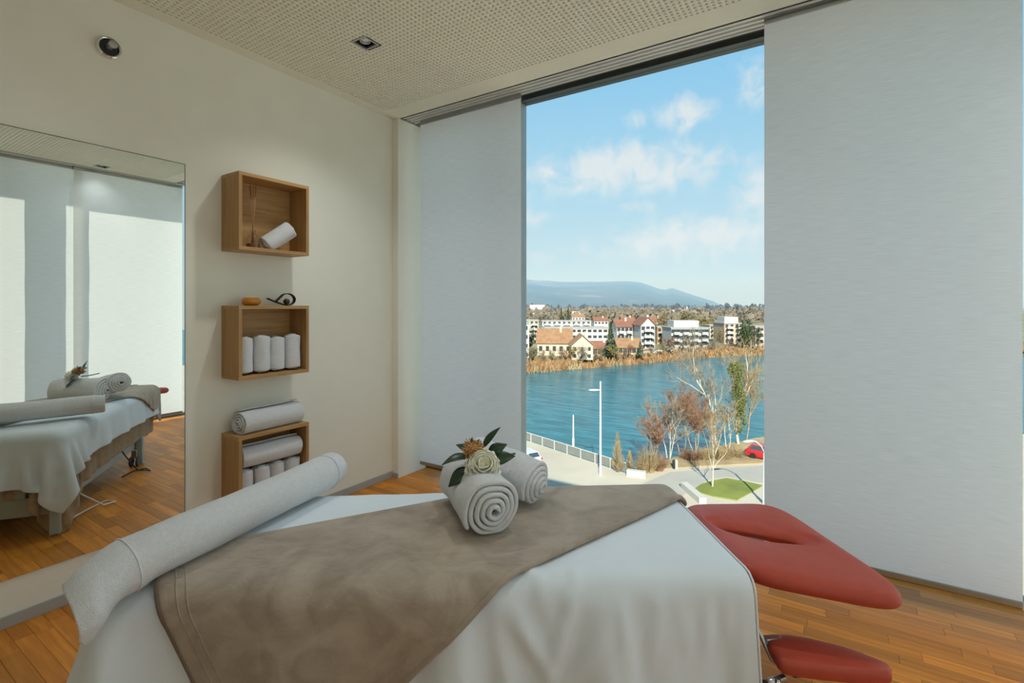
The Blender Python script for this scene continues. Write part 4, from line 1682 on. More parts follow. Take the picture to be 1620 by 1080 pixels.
# ---- cars
def car(name, loc, rz, paint, label):
    t = empty(name, loc, rz, label, 'car')
    # body lofted from stations along x (front +x): (x, halfwidth, zbottom, ztop)
    st = [(-2.10, .70, .42, .80), (-2.02, .80, .28, .92), (-1.5, .86, .24, .98), (-.6, .87, .22, .97), (.4, .87, .22, .96), (1.1, .86, .24, .92), (1.75, .80, .28, .82), (2.05, .66, .36, .68)]

    def loft(st, nm, mat, taper=.88):
        vs, fs = [], []
        for x, w, a, b in st:
            vs += [(x, -w, a + .1), (x, -w * .95, a), (x, w * .95, a), (x, w, a + .1), (x, w, b - .16), (x, w * taper, b), (x, -w * taper, b), (x, -w, b - .16)]
        n = 8
        for i in range(len(st) - 1):
            for k in range(n):
                k2 = (k + 1) % n
                fs.append((i * n + k, i * n + k2, (i + 1) * n + k2, (i + 1) * n + k))
        fs += [tuple(range(n)), tuple((len(st) - 1) * n + k for k in range(n))]
        return MB().add(vs, fs).build(nm, mat, t, True, bevel=.03, angle=35)
    loft(st, 'body', paint)
    # cabin
    vs = []
    for x, w, z in ((-1.95, .76, .92), (-1.55, .62, 1.42), (-.2, .64, 1.47), (.25, .62, 1.42), (1.05, .74, .92)):
        vs += [(x, -w, z), (x, w, z)]
    fs = [(0, 1, 3, 2), (2, 3, 5, 4), (4, 5, 7, 6), (6, 7, 9, 8), (0, 2, 4, 6, 8), (1, 9, 7, 5, 3), (0, 8, 9, 1)]
    MB().add(vs, fs).build('roof', paint, t, bevel=.04)

    def quad(nm, ps, mat):
        c = sum((Vector(p) for p in ps), Vector()) / 4
        nn = (Vector(ps[1]) - Vector(ps[0])).cross(Vector(ps[2]) - Vector(ps[0])).normalized()
        if nn.dot(c - Vector((-.3, 0, .9))) < 0: nn = -nn
        v = [Vector(p) + nn * .012 for p in ps] + [Vector(p) - nn * .02 for p in ps]
        return MB().add(v, [(0, 1, 2, 3), (7, 6, 5, 4), (0, 1, 5, 4), (1, 2, 6, 5), (2, 3, 7, 6), (3, 0, 4, 7)]).build(nm, mat, t)
    quad('rear_window', [(-1.90, -.64, .99), (-1.90, .64, .99), (-1.60, .54, 1.36), (-1.60, -.54, 1.36)], M_cglass)
    quad('windscreen', [(.97, -.64, .98), (.97, .64, .98), (.33, .54, 1.38), (.33, -.54, 1.38)], M_cglass)
    for s in (-1, 1):
        quad('side_window', [(-1.70, s * .735, .98), (-.45, s * .735, .98), (-.45, s * .655, 1.38), (-1.42, s * .645, 1.36)], M_cglass)
        quad('side_window', [(-.38, s * .735, .98), (.86, s * .735, .97), (.28, s * .650, 1.36), (-.38, s * .655, 1.38)], M_cglass)
        for x in (-1.3, 1.3):
            w = MB().lathe([(.2, -.09), (.31, -.09), (.33, -.05), (.33, .05), (.31, .09), (.2, .09)], 18,
                           Matrix.Translation((x, s * .80, .33)) @ Matrix.Rotation(math.pi / 2, 4, 'X')).build('wheel', M_black, t, True, angle=40)
        MB().box(-2.11, -2.03, s * .72 - .10, s * .72 + .06, .70, .88).build('tail_light', M_cred, t)
        MB().box(1.94, 2.05, s * .55 - .12, s * .55 + .12, .60, .70).build('headlight', M_lampw, t)
    MB().box(-2.14, -2.05, -.70, .70, .34, .52).build('bumper', M_rubber if paint == M_cwhite else M_black, t, bevel=.03)
    return t


car('car', gp(829, 731), math.atan2(.30, -.95) - .12, M_cwhite, 'white hatchback parked on the quay, seen from behind')
car('car', gp(1216, 727), math.atan2(-.15, 1), M_cred, 'red car half hidden at the right edge of the river view')


# ---- trees
def bare_tree(name, base, H, spread, label, bark, twig, seed=0, lean=(0, 0), levels=4, stems=1, twig_r=.014, first=.3, nb=(5, 4, 4), group='bare winter trees by the river'):
    rng = random.Random(seed)
    t = empty(name, base, 0, label, 'tree', group)
    wood_, tw = MB(), MB()

    def branch(p, d, L, r, lev):
        n = 4 if lev < 2 else 3
        pts = [p]
        q = p.copy()
        dd = d.copy()
        for k in range(n):
            dd = (dd + Vector((rng.gauss(0, .13), rng.gauss(0, .13), rng.gauss(.05, .10)))).normalized()
            q = q + dd * (L / n)
            pts.append(q.copy())
        rad = [max(.006, r * (1 - .62 * k / n)) for k in range(n + 1)]
        (wood_ if lev < 2 else tw).tube(pts, rad, 5 if lev < 2 else 3, cap=False)
        if lev >= levels: return
        cnt = nb[min(lev, len(nb) - 1)] + rng.randint(0, 2)
        for k in range(cnt):
            s = first + (1 - first) * (k + rng.random()) / cnt if lev == 0 else .25 + .75 * (k + rng.random()) / cnt
            i = min(int(s * n), n - 1)
            f = s * n - i
            st = pts[i].lerp(pts[i + 1], f)
            az = rng.uniform(0, 2 * math.pi)
            el = rng.uniform(.35, 1.1)
            axis = (pts[i + 1] - pts[i]).normalized()
            o = axis.orthogonal().normalized()
            o = Matrix.Rotation(az, 3, axis) @ o
            nd_ = (axis * math.cos(el) * 1.0 + o * math.sin(el) * spread + Vector((0, 0, .25))).normalized()
            branch(st, nd_, L * rng.uniform(.42, .62) * (1.0 if lev else .85), max(twig_r, r * .45), lev + 1)
    for s in range(stems):
        a = rng.uniform(0, 6.28)
        k = .0 if stems == 1 else .22
        d = Vector((lean[0] + math.cos(a) * k, lean[1] + math.sin(a) * k, 1)).normalized()
        branch(Vector((math.cos(a) * .2 * (stems > 1), math.sin(a) * .2 * (stems > 1), 0)), d, H * (.78 if stems == 1 else rng.uniform(.6, .8)), H * .016 * (1 if stems == 1 else .7), 0)
    wood_.build('trunk', bark, t, True, fix=False)
    tw.build('twigs', twig, t, True, fix=False)
    return t


def hgt(py0, py1, z=None):
    return (py0 - py1) / F * ((EYE - (ZG if z is None else z)) * F / (py0 - HORIZON))


bare_tree('bare_tree', gp(1058, 724), hgt(724, 640), .9, 'pale-stemmed bare tree, leftmost of the grove by the water', M_birch, M_twig_g, 1, stems=3)
bare_tree('bare_tree', gp(1078, 719), hgt(719, 628), 1.0, 'reddish twiggy bare tree in the middle of the grove', M_bark, M_twig_r, 2, stems=2, nb=(6, 5, 5))
bare_tree('bare_tree', gp(1100, 716), hgt(716, 620), 1.0, 'dense russet bare tree just right of the grove middle', M_bark, M_twig_r, 3, stems=3, nb=(6, 5, 5))
bare_tree('bare_tree', gp(1122, 712), hgt(712, 640), .9, 'smaller straw-coloured bare tree in front of the tall birch', M_bark, M_twig_y, 4, stems=2, nb=(6, 5, 4))
bare_tree('bare_tree', gp(1132, 704), hgt(704, 558), .75, 'tall slender birch rising from the grove', M_birch, M_twig_g, 5, nb=(11, 4, 4), first=.25)
bare_tree('young_tree', gp(1127, 771), hgt(771, 668), .45, 'young pale-trunked tree standing on the lawn', M_birch, M_twig_y, 6, nb=(9, 3, 3), levels=3)
bare_tree('bare_tree', gp(1150, 712), hgt(712, 632), .9, 'thin grey bare tree between the birch and the ivy tree', M_birch, M_twig_y, 7, stems=2, nb=(5, 4, 4))
bare_tree('bare_tree', gp(1181, 696), hgt(696, 606), .9, 'olive bare tree right of the ivy tree', M_bark, M_twig_y, 8, stems=1, nb=(7, 5, 4), lean=(.10, 0))
bare_tree('bare_tree', gp(1040, 738), hgt(738, 655), .8, 'tangled red-brown bush tree at the left water edge', M_bark, M_twig_r, 9, stems=3, nb=(5, 4, 4))
iv = bare_tree('ivy_tree', gp(1168, 703), hgt(703, 562), .75, 'big tree wrapped in green ivy at the right of the grove', M_birch, M_twig_y, 10, nb=(9, 5, 4), first=.3, group='bare winter trees by the river')


def leaf_cloud(n, fn, size, rng):
    mb = MB()
    for k in range(n):
        p = fn(rng)
        a = Vector((rng.gauss(0, 1), rng.gauss(0, 1), rng.gauss(0, 1))).normalized()
        b = a.orthogonal().normalized()
        c = a.cross(b)
        s = size * rng.uniform(.6, 1.3)
        mb.add([p + b * s, p - b * s * .5 + c * s * .8, p - b * s * .5 - c * s * .8], [(0, 1, 2)])
    return mb


def ivy_fn(rng):
    H = hgt(703, 562)
    s = rng.random() ** .8
    w = .38 + .35 * math.sin(s * 9) ** 2 + .25 * s
    a = rng.uniform(0, 6.28)
    r = w * rng.random() ** .5
    return Vector((math.cos(a) * r + .25 * math.sin(s * 5), math.sin(a) * r, H * (.12 + .80 * s)))


ivo = leaf_cloud(2600, ivy_fn, .11, random.Random(4)).build('ivy', M_ivy, iv, fix=False)
ivo['kind'] = 'stuff'


def shrub(name, base, H, W, label, mat, seed, cone=False, n=240, group='bare shrubs on the river edge'):
    rng = random.Random(seed)
    t = empty(name, base, 0, label, 'shrub', group)
    mb = MB()
    for k in range(n):
        a = rng.uniform(0, 6.28)
        if cone:
            z0 = rng.random() ** 1.3 * H * .85
            r = W * (1 - z0 / H)
            p0 = Vector((0, 0, z0))
            p1 = Vector((math.cos(a) * r * .6, math.sin(a) * r * .6, z0 + H * .12))
            p2 = Vector((math.cos(a) * r, math.sin(a) * r, z0 + H * .26))
        else:
            r = W * rng.random() ** .6
            h = H * rng.uniform(.5, 1) * (1 - .4 * (r / W) ** 2)
            b = W * .35 * rng.random()
            p0 = Vector((math.cos(a) * b, math.sin(a) * b, 0))
            p1 = Vector((math.cos(a) * (b + r) / 2, math.sin(a) * (b + r) / 2, h * .6))
            p2 = Vector((math.cos(a) * r, math.sin(a) * r, h)) + Vector((rng.gauss(0, .1), rng.gauss(0, .1), 0)) * H * .3
        mb.tube([p0, p1, p2], [.022, .015, .006], 3, cap=False)
    s = mb.build('twigs', mat, t, True, fix=False)
    if cone: MB().tube([(0, 0, 0), (0, 0, H)], [.06, .015], 6).build('trunk', M_birch, t, True)
    return t


shrub('conical_shrub', gp(977, 747), hgt(747, 688), .75, 'slim conical bare tree beside the tall lamp post', M_twig_y, 1, True)
shrub('conical_shrub', gp(996, 744), hgt(744, 714), .5, 'small conical bare shrub at the quay corner', M_twig_y, 2, True)
for k, (px, py, pt, w, mt, lab) in enumerate((
        (1026, 746, 698, 1.5, M_twig_y, 'straw-coloured bush at the quay corner'), (1042, 744, 712, 1.2, M_twig_r, 'low russet bush beside the straw-coloured bush'),
        (1092, 728, 705, 1.5, M_twig_r, 'dark brush under the russet trees'), (1135, 726, 700, 1.8, M_twig_y, 'straw brush below the tall birch'),
        (1160, 722, 703, 1.6, M_twig_y, 'loose straw brush below the ivy tree'), (1112, 727, 706, 1.4, M_twig_y, 'pale brush at the middle of the roadside verge'),
        (1015, 748, 722, .9, M_twig_y, 'small dry tuft bush nearest the white quay wall'))):
    shrub('bare_shrub', gp(px, py), hgt(py, pt), w, lab, mt, 20 + k)


# ---- conifers and round crowns on the far bank
def conifer_mesh(seed, slim=.22):
    rng = random.Random(seed)
    mb = MB()
    for k in range(420):
        s = rng.random() ** 1.2
        r = slim * (1 - s) * rng.uniform(.5, 1.15) + .01
        a = rng.uniform(0, 6.28)
        p = Vector((math.cos(a) * r, math.sin(a) * r, .08 + .92 * s))
        d = Vector((math.cos(a), math.sin(a), -.5)).normalized()
        b = Vector((-math.sin(a), math.cos(a), 0))
        z = .055 * (1.2 - .6 * s)
        mb.add([p + d * z, p - d * z * .6 + b * z * .7, p - d * z * .6 - b * z * .7], [(0, 1, 2)])
    me = mb.mesh('foliage')
    return me


def crown_mesh(seed, n=420, flat=.85):
    rng = random.Random(seed)
    lumps = [(Vector((rng.gauss(0, .22), rng.gauss(0, .22), .58 + rng.gauss(0, .14))), rng.uniform(.16, .30)) for _ in range(9)]

    def fn(r_):
        c, r = r_.choice(lumps)
        d = Vector((r_.gauss(0, 1), r_.gauss(0, 1), r_.gauss(0, 1))).normalized()
        return c + d * r * r_.random() ** .3
    mb = leaf_cloud(n, fn, .045, rng)
    return mb.mesh('crown')


trunk_me = MB().tube([(0, 0, 0), (0, 0, .55)], [.03, .015], 5).mesh('trunk')
trunk_me.materials.append(M_bark)
CON = [conifer_mesh(k, sl) for k, sl in enumerate((.20, .24))]
for m_ in CON: m_.materials.append(M_conif)
M_crowns = [simple('crown_olive', (.150, .120, .050), .95, var=.3, scale=2), simple('crown_russet', (.150, .088, .055), .95, var=.3, scale=2),
            simple('crown_grey', (.140, .115, .082), .95, var=.3, scale=2), simple('crown_evergreen', (.040, .060, .020), .95, var=.4, scale=2),
            simple('crown_gold', (.200, .150, .040), .95, var=.25, scale=2)]
CR = []
for k in range(5):
    me = crown_mesh(40 + k, 420 if k != 3 else 700)
    me.materials.append(M_crowns[k])
    CR.append(me)


def far_tree(name, px, t, H, kind, label, part='crown', w=1.0, group='trees on the far bank', z=None):
    p = at_t(px, 500, t)
    p.z = ZF if z is None else z
    o = empty(name, p, random.uniform(0, 6), label, 'tree', group)
    me = CON[kind - 10] if kind >= 10 else CR[kind]
    c = bpy.data.objects.new('foliage' if kind >= 10 else 'crown', me)
    col.objects.link(c)
    c.parent = o
    c.scale = (H * w, H * w, H)
    tr = bpy.data.objects.new('trunk', trunk_me)
    col.objects.link(tr)
    tr.parent = o
    tr.scale = (H * .6, H * .6, H)
    return o


def th(t, py):      # height of something whose top shows at py at distance t on the far bank
    return (EYE - (py - HORIZON) / F * t) - ZF


for px, t, py, kind, w, lab in (
        (966, 158, 509, 10, 1.0, 'tall dark conifer in front of the white flats'),
        (888, 330, 487, 10, .8, 'left one of the dark conifer pair above the long white block'),
        (899, 345, 486, 11, .8, 'right one of the dark conifer pair above the long white block'),
        (1013, 160, 538, 11, 1.1, 'small dark conifer beside the low tiled house'),
        (1175, 200, 507, 10, 1.1, 'dark pine standing before the pink flats'),
        (1188, 188, 505, 3, .8, 'round dark evergreen right of the pine by the pink flats'),
        (876, 192, 520, 3, .8, 'round dark evergreen behind the big tiled roof'),
        (834, 175, 512, 3, .8, 'broad dark tree by the left white block'),
        (972, 154, 546, 4, 1.0, 'yellow-green bush tree at the foot of the tall conifer'),
        (905, 150, 546, 4, .8, 'yellowish tree before the gable of the big tiled house'),
        (1064, 172, 530, 1, 1.0, 'reddish bare tree on the far bank promenade'),
        (1086, 180, 528, 2, .9, 'grey bare tree in front of the right white flats'),
        (1120, 300, 500, 4, 1.3, 'golden willow above the right white flats'),
        (1138, 195, 520, 0, .8, 'olive bare tree left of the pink flats'),
        (839, 145, 548, 0, .9, 'olive bush tree at the left end of the far bank'),
        (858, 147, 553, 0, .8, 'low olive tree left of the big tiled house'),
        (940, 152, 550, 2, .8, 'grey bare tree at the corner of the gabled house'),
        (988, 157, 550, 2, .8, 'grey bare tree right of the tall conifer'),
        (1005, 320, 498, 10, 1.0, 'thin dark conifer behind the red roofs'),
        (1110, 185, 540, 2, .8, 'bare tree at the corner of the right white flats'),
        (1158, 195, 534, 1, .9, 'russet bare tree below the pink flats'),
        (1198, 190, 532, 0, .9, 'olive bare tree at the right end of the far bank'),
        (1052, 260, 497, 0, 1.2, 'broad olive tree behind the gabled flats'),
        (950, 420, 494, 0, 1.6, 'wide bare tree behind the long white block'),
        (858, 430, 494, 2, 1.5, 'wide grey tree at the left behind the town'),
        (1085, 380, 494, 0, 1.5, 'wide olive tree behind the right white flats'),
        (1165, 380, 495, 2, 1.5, 'wide grey tree behind the pink flats')):
    far_tree('conifer' if kind >= 10 else 'far_tree', px, t, th(t, py), kind, lab, w=w)


SAP = ('nearest the left blind', 'below the big tiled roof', 'right below the tiled roof end', 'before the cream gable', 'below the dark red roof', 'right of the tall conifer', 'below the gabled flats',
       'left of the reddish bare tree', 'below the broad white flats', 'at the right end of the broad white flats')
for k_, (px_, t_, h_) in enumerate(((846, 147, 4.5), (872, 148, 3.6), (890, 148, 4.2), (922, 147, 5.0), (950, 152, 4.2), (996, 159, 4.6), (1030, 163, 3.8), (1048, 167, 4.4), (1098, 178, 4.2), (1128, 186, 4.0))):
    far_tree('bank_sapling', px_, t_, h_, (2, 0, 1)[k_ % 3], 'small bare sapling on the far waterline, ' + SAP[k_], w=.75, group='saplings along the far waterline')


# scrub along the far waterline: nobody could count it
def build_scrub():
    rng = random.Random(5)
    pts = [Vector(p) for p in far_poly[1:7]]
    mb, mc = MB(), MB()
    for k in range(2600):
        i = rng.choice((0, 0, 1, 1, 2, 3, 4))
        p = pts[i].lerp(pts[i + 1], rng.random())
        inn_ = rng.random()
        p = p + Vector((-7, 4)) * inn_ * 1.25
        z = ZW - .2 + (ZF - ZW) * min(1, inn_)
        h = rng.uniform(.5, 2.1)
        for q in range(3):
            a = rng.uniform(0, 6.28)
            d = Vector((math.cos(a), math.sin(a), 0)) * h * .35
            (mb if rng.random() < .65 else mc).add([Vector((p.x, p.y, z)) - d, Vector((p.x, p.y, z)) + d, Vector((p.x + rng.gauss(0, .3), p.y + rng.gauss(0, .3), z + h))], [(0, 1, 2)])
    o = mb.build('reed_scrub', simple('rust_reeds', (.235, .125, .048), .95, var=.3, scale=.4), fix=False)
    tag(o, 'rust-brown reeds and scrub along the far waterline', 'reeds', kind='stuff')
    o = mc.build('pale_scrub', simple('straw_reeds', (.255, .20, .115), .95, var=.3, scale=.4), fix=False)
    tag(o, 'pale straw scrub mixed into the far river bank', 'reeds', kind='stuff')


build_scrub()


# woodland behind the town
def build_woodland():
    rng = random.Random(9)
    for nm, mat, lab, bands in (
            ('woodland', M_wood, 'brown leafless woodland stretching behind the town', ((450, 620, 9, 520), (700, 1000, 12, 620))),
            ('dark_woodland', simple('dark_woodland', (.055, .060, .050), .95, var=.35, scale=.05), 'dark forest band below the blue hills', ((1050, 1500, 17, 420), (600, 900, 10, 60)))):
        mb = MB()
        for t0, t1, H, n in bands:
            for k in range(n):
                t = rng.uniform(t0, t1)
                px = rng.uniform(560, 1480)
                c = at_t(px, 500, t)
                h = H * rng.uniform(.6, 1.25)
                w = h * rng.uniform(.5, .8)
                for q in range(16):
                    d = Vector((rng.gauss(0, 1), rng.gauss(0, 1), rng.gauss(0, 1))).normalized()
                    p = Vector((c.x + d.x * w * .6, c.y + d.y * w * .6, ZF + h * .5 + d.z * h * .42))
                    s = h * rng.uniform(.18, .32)
                    e = Vector((rng.gauss(0, 1), rng.gauss(0, 1), 0)).normalized()
                    mb.add([p - e * s, p + e * s * .9 + Vector((0, 0, -s * .4)), p + Vector((0, 0, s))], [(0, 1, 2)])
        o = mb.build(nm, mat, fix=False)
        tag(o, lab, 'woodland', kind='stuff')


build_woodland()


# ---- houses of the far town
M_w1 = simple('white_render', (0.468, 0.461, 0.442), .9, var=.04, scale=.3)
M_w2 = simple('cream_render', (0.436, 0.384, 0.293), .9, var=.04, scale=.3)
M_w3 = simple('pink_render', (0.442, 0.319, 0.240), .9, var=.04, scale=.3)
M_w4 = simple('ochre_render', (0.390, 0.254, 0.143), .9, var=.04, scale=.3)
M_tile = simple('brown_roof_tiles', (0.254, 0.140, 0.072), .9, var=.2, scale=.8)
M_tile2 = simple('red_roof_tiles', (0.215, 0.094, 0.058), .9, var=.2, scale=.8)
M_flat = simple('gravel_roof', (0.312, 0.299, 0.273), .95, var=.1, scale=.6)
M_win = simple('window_dark', (.035, .042, .048), .25, var=.2)
M_shut = simple('balcony_front', (.34, .335, .33), .8, var=.05, scale=.5)
WIN = MB().box(-.5, .5, -.06, .06, -.5, .5).mesh('window')
WIN.materials.append(M_win)


def child(name, me, parent, loc, scale, rz=0):
    o = bpy.data.objects.new(name, me)
    col.objects.link(o)
    o.parent = parent
    o.location = loc
    o.scale = scale
    o.rotation_euler = (0, 0, rz)
    return o


def house(name, px0, px1, t, H, depth, wall, label, roof='flat', rows=3, cols=6, rot=0.0, balc=0, roofmat=None, ridge=2.5, gable_front=False, z=None, win=(1.3, 1.35), side=0, setback=False, group=None):
    pc = at_t((px0 + px1) / 2, 500, t)
    W = (px1 - px0) / F * t
    z = ZF if z is None else z
    o = empty(name, (pc.x, pc.y, z), YAW + rot, label, 'building', group)
    MB().box(-W / 2, W / 2, 0, depth, 0, H).build('wall', wall, o)
    if roof == 'flat':
        MB().box(-W / 2 - .3, W / 2 + .3, -.3, depth + .3, H, H + .35).build('roof', M_flat, o)
        if setback: MB().box(-W * .38, W * .30, depth * .2, depth * .9, H + .35, H + 2.9).build('penthouse', M_w1, o)
    else:
        ov = .5
        if gable_front:
            pr = [(-W / 2 - ov, -ov, H - .3), (0, -ov, H + ridge), (W / 2 + ov, -ov, H - .3), (-W / 2 - ov, depth + ov, H - .3), (0, depth + ov, H + ridge), (W / 2 + ov, depth + ov, H - .3)]
            MB().add([(-W / 2, 0.02, H), (0, 0.02, H + ridge - .3), (W / 2, 0.02, H), (-W / 2, depth, H), (0, depth, H + ridge - .3), (W / 2, depth, H)],
                     [(0, 1, 2), (5, 4, 3), (0, 3, 4, 1), (1, 4, 5, 2), (0, 2, 5, 3)]).build('gable', wall, o)
        else:
            pr = [(-W / 2 - ov, -ov, H - .3), (-W / 2 - ov, depth / 2, H + ridge), (-W / 2 - ov, depth + ov, H - .3), (W / 2 + ov, -ov, H - .3), (W / 2 + ov, depth / 2, H + ridge), (W / 2 + ov, depth + ov, H - .3)]
            MB().add([(-W / 2, 0, H), (-W / 2, depth / 2, H + ridge - .3), (-W / 2, depth, H), (W / 2, 0, H), (W / 2, depth / 2, H + ridge - .3), (W / 2, depth, H)],
                     [(0, 1, 2), (5, 4, 3), (0, 3, 4, 1), (1, 4, 5, 2), (0, 2, 5, 3)]).build('gable', wall, o)
        up = [(a, b, c + .25) for a, b, c in pr]
        MB().add(pr + up, [(6, 7, 10, 9), (7, 8, 11, 10), (0, 3, 4, 1), (1, 4, 5, 2), (0, 1, 7, 6), (1, 2, 8, 7), (3, 9, 10, 4), (4, 10, 11, 5), (0, 6, 9, 3), (2, 5, 11, 8)]).build('roof', roofmat or M_tile, o)
        MB().box(W * .15, W * .15 + .7, depth * .35, depth * .35 + .7, H + ridge * .3, H + ridge + .9).build('chimney', wall, o)
    fh = H / rows if rows else 3
    for r in range(rows):
        for c in range(cols):
            x = -W / 2 + W * (c + .5) / cols
            child('window', WIN, o, (x, -.02, fh * (r + .55)), (win[0], 1, win[1]))
    if side:
        for r in range(rows):
            for c in range(side):
                child('window', WIN, o, (-W / 2 - .02, depth * (c + .5) / side, fh * (r + .55)), (win[0], 1, win[1]), math.pi / 2)
    for r in range(rows):
        for b in range(balc):
            x = -W / 2 + W * (b + .5) / balc
            bw = W / balc * .62
            mb = MB()
            mb.box(x - bw / 2, x + bw / 2, -1.5, 0, fh * r + .02, fh * r + .2)
            mb.box(x - bw / 2, x + bw / 2, -1.5, -1.4, fh * r + .2, fh * r + 1.1)
            mb.box(x - bw / 2, x - bw / 2 + .1, -1.4, 0, fh * r + .2, fh * r + 1.1)
            mb.box(x + bw / 2 - .1, x + bw / 2, -1.4, 0, fh * r + .2, fh * r + 1.1)
            mb.build('balcony', M_shut, o)
    return o


hs = house('house', 850, 904, 164, 4.3, 11, M_w2, 'long cream house with a big brown tiled roof on the far bank', 'pitched', 1, 5, rot=-.12, ridge=4.3, win=(1.1, 1.6))
house('house', 904, 938, 151, 4.4, 9, M_w2, 'cream gable-fronted house joined to the big tiled roof', 'pitched', 2, 3, rot=-.05, ridge=3.2, gable_front=True, win=(.8, 1.1))
house('shed', 938, 966, 163, 2.6, 6, M_w1, 'low white house with a dark red roof left of the tall conifer', 'pitched', 1, 4, ridge=2.0, roofmat=M_tile2)
house('house', 978, 1014, 166, 2.7, 8, M_w2, 'low cream house with a brown hipped-looking roof right of the tall conifer', 'pitched', 1, 5, ridge=2.6, roofmat=M_tile)
house('apartment_block', 818, 837, 152, 11.0, 10, M_w1, 'white block cut by the left blind edge', 'flat', 4, 2, win=(1.0, 1.2))
house('apartment_block', 862, 962, 205, th(205, 519), 12, M_w1, 'long low white block behind the big tiled roof', 'flat', 3, 12, win=(1.5, 1.1))
house('apartment_block', 858, 935, 255, th(255, 508), 12, M_w1, 'terraced white flats behind the long low block', 'flat', 4, 10, balc=5)
house('apartment_block', 824, 852, 240, th(240, 507), 12, M_w2, 'cream flats with brown trim at the left of the town', 'flat', 4, 4, balc=2)
house('gabled_flats', 976, 1001, 195, th(195, 516), 12, M_w1, 'white balconied flats with a red roof, left of the pair', 'pitched', 3, 4, balc=2, ridge=2.4, roofmat=M_tile2)
house('gabled_flats', 1001, 1013, 203, th(198, 520), 12, M_w1, 'narrow white balconied flats between the two gables', 'flat', 3, 3, balc=2)
house('gabled_flats', 1014, 1036, 184, th(188, 514), 13, M_w1, 'white gable-fronted flats with balconies, right of the pair', 'pitched', 4, 3, balc=1, ridge=2.9, gable_front=True, roofmat=M_tile2)
house('apartment_block', 1040, 1060, 214, th(205, 519), 10, M_w4, 'ochre end of the right-hand flats', 'flat', 3, 3)
house('apartment_block', 1062, 1121, 196, th(196, 519), 12, M_w1, 'broad white modern flats right of the gabled flats', 'flat', 3, 8, balc=4, win=(1.8, 1.5), setback=True)
house('apartment_block', 1123, 1148, 250, th(250, 515), 12, M_w2, 'cream flats behind the olive tree', 'flat', 3, 4, balc=2)
house('apartment_block', 1146, 1178, 215, th(215, 512), 12, M_w3, 'pink flats with white balconies at the right', 'flat', 4, 4, balc=2, setback=True)
house('apartment_block', 1195, 1222, 205, th(205, 517), 12, M_w3, 'pink flats cut by the right blind edge', 'flat', 3, 4, balc=2)
house('house', 905, 925, 420, th(420, 501), 10, M_w1, 'white house with brown roof far behind the conifer pair', 'pitched', 2, 4, ridge=2.5)
house('house', 940, 962, 330, th(330, 507), 10, M_w1, 'small white house above the long low block', 'pitched', 2, 4, ridge=2.2, roofmat=M_tile2)
house('house', 985, 1005, 300, th(300, 508), 10, M_w2, 'cream house with a red roof behind the gabled flats', 'pitched', 2, 4, ridge=2.6, roofmat=M_tile2)
house('house', 1030, 1050, 290, th(290, 509), 10, M_w2, 'cream house with a red roof behind the ochre flats', 'pitched', 2, 4, ridge=2.8, roofmat=M_tile2)
house('warehouse', 905, 928, 700, th(700, 492.5), 20, M_w1, 'distant white hall among the left woods', 'flat', 1, 3)
house('warehouse', 838, 862, 1000, th(1000, 482), 20, M_w1, 'far white hall below the hills at the left', 'flat', 1, 3)
house('warehouse', 1052, 1073, 1000, th(1000, 490), 20, M_w2, 'far pale barn on the edge of the forest', 'flat', 1, 3)
house('tower', 1084, 1088, 1100, th(1100, 485), 5, M_w1, 'far white tower above the woods', 'flat', 2, 1)
# bank wall and promenade on the far side
pw = MB().bar(at_z(1012, 561, ZF) + Vector((0, 0, .3)), at_z(1070, 555, ZF) + Vector((0, 0, .3)), .5, 1.4).build('retaining_wall', M_kerb)
tag(pw, 'long pale retaining wall along the far bank', 'wall')


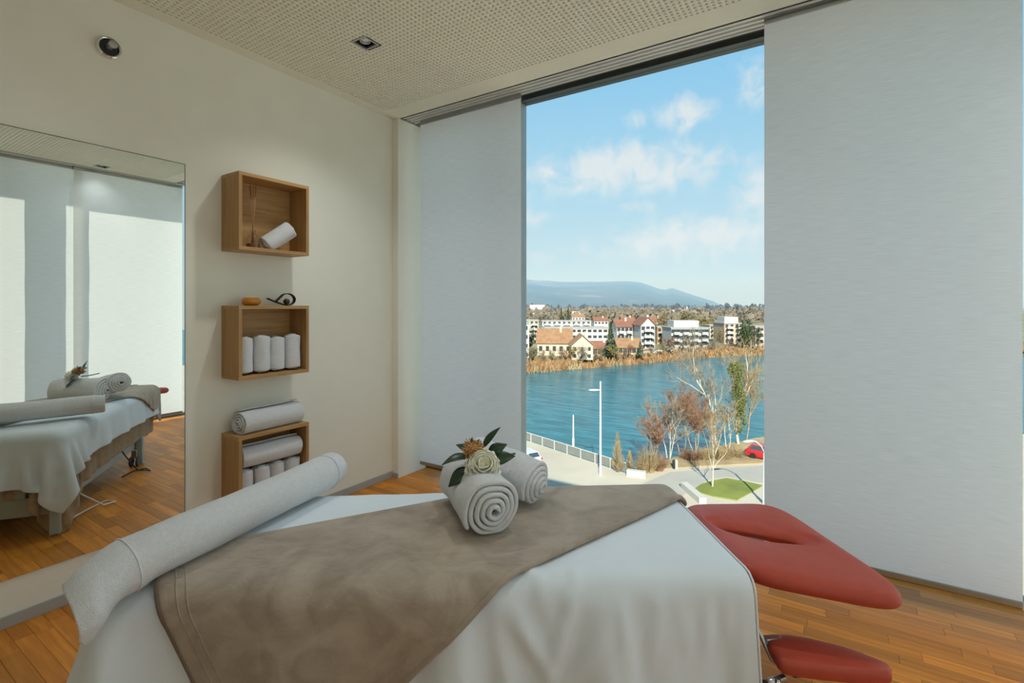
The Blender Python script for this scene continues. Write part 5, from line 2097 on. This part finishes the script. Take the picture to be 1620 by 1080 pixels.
# ---- hills
def build_hills():
    prof = [(300, 452), (560, 446), (700, 444), (823, 440), (850, 443), (880, 446), (930, 447), (985, 445), (1005, 446), (1020, 449), (1040, 458), (1052, 461), (1062, 457), (1085, 464), (1110, 472), (1140, 481), (1170, 486), (1300, 489), (1500, 489)]
    xs = [p[0] for p in prof]
    n, m = 130, 22
    G = []
    for i in range(n):
        px = 300 + 1200 * i / (n - 1)
        py = float(np.interp(px, xs, [p[1] for p in prof]))
        row = []
        for j in range(m):
            s = j / (m - 1)
            t = 2600 + 2600 * s
            top = (HORIZON - py) / F * 5200 + EYE - ZF
            h = top * (s ** .75)
            q = at_t(px, 500, t)
            rough = noise.fractal(Vector((q.x * .0011, q.y * .0011, 3)), 1.0, 2.0, 5) * 70 * s * (1.3 - s) * (1 if top > 60 else .2)
            row.append((q.x, q.y, ZF - 2 + max(h + rough, 0) + (noise.noise(Vector((px * .05, 1, s * 3))) * 4 if j == m - 1 else 0)))
        G.append(row)
    m_, n_, l_, b_ = material('wooded_hills')
    b_.inputs['Roughness'].default_value = 1
    tc = n_.new('ShaderNodeTexCoord')
    nz = n_.new('ShaderNodeTexNoise')
    nz.inputs['Scale'].default_value = .0022
    nz.inputs['Detail'].default_value = 8
    nz.inputs['Roughness'].default_value = .65
    l_.new(tc.outputs['Object'], nz.inputs['Vector'])
    rp = n_.new('ShaderNodeValToRGB')
    e = rp.color_ramp.elements
    e[0].position, e[0].color = .42, (.035, .045, .045, 1)
    e[1].position, e[1].color = .60, (.085, .085, .065, 1)
    k = e.new(.66)
    k.color = (.30, .30, .29, 1)
    l_.new(nz.outputs[0], rp.inputs[0])
    l_.new(rp.outputs[0], b_.inputs['Base Color'])
    o = struct(MB().grid(G).build('ground_hills', m_, None, True, fix=False))


build_hills()


# ---- valley haze between the town and the hills
def build_haze():
    m = bpy.data.materials.new('valley_haze')
    m.use_nodes = True
    n, l = m.node_tree.nodes, m.node_tree.links
    n.remove(n['Principled BSDF'])
    v = n.new('ShaderNodeVolumeScatter')
    v.inputs['Color'].default_value = (.28, .58, 1.0, 1)
    v.inputs['Density'].default_value = .00040
    v.inputs['Anisotropy'].default_value = 0
    l.new(v.outputs[0], n['Material Output'].inputs['Volume'])
    c = at_t(900, 500, 3400)
    o = MB().box(-2600, 2600, -2750, 2300, ZF + 1, ZF + 330).build('valley_haze', m)
    o.location = (c.x, c.y, 0)
    o.rotation_euler = (0, 0, YAW)
    tag(o, 'blue haze lying in front of the distant hills', 'haze', kind='stuff')


build_haze()
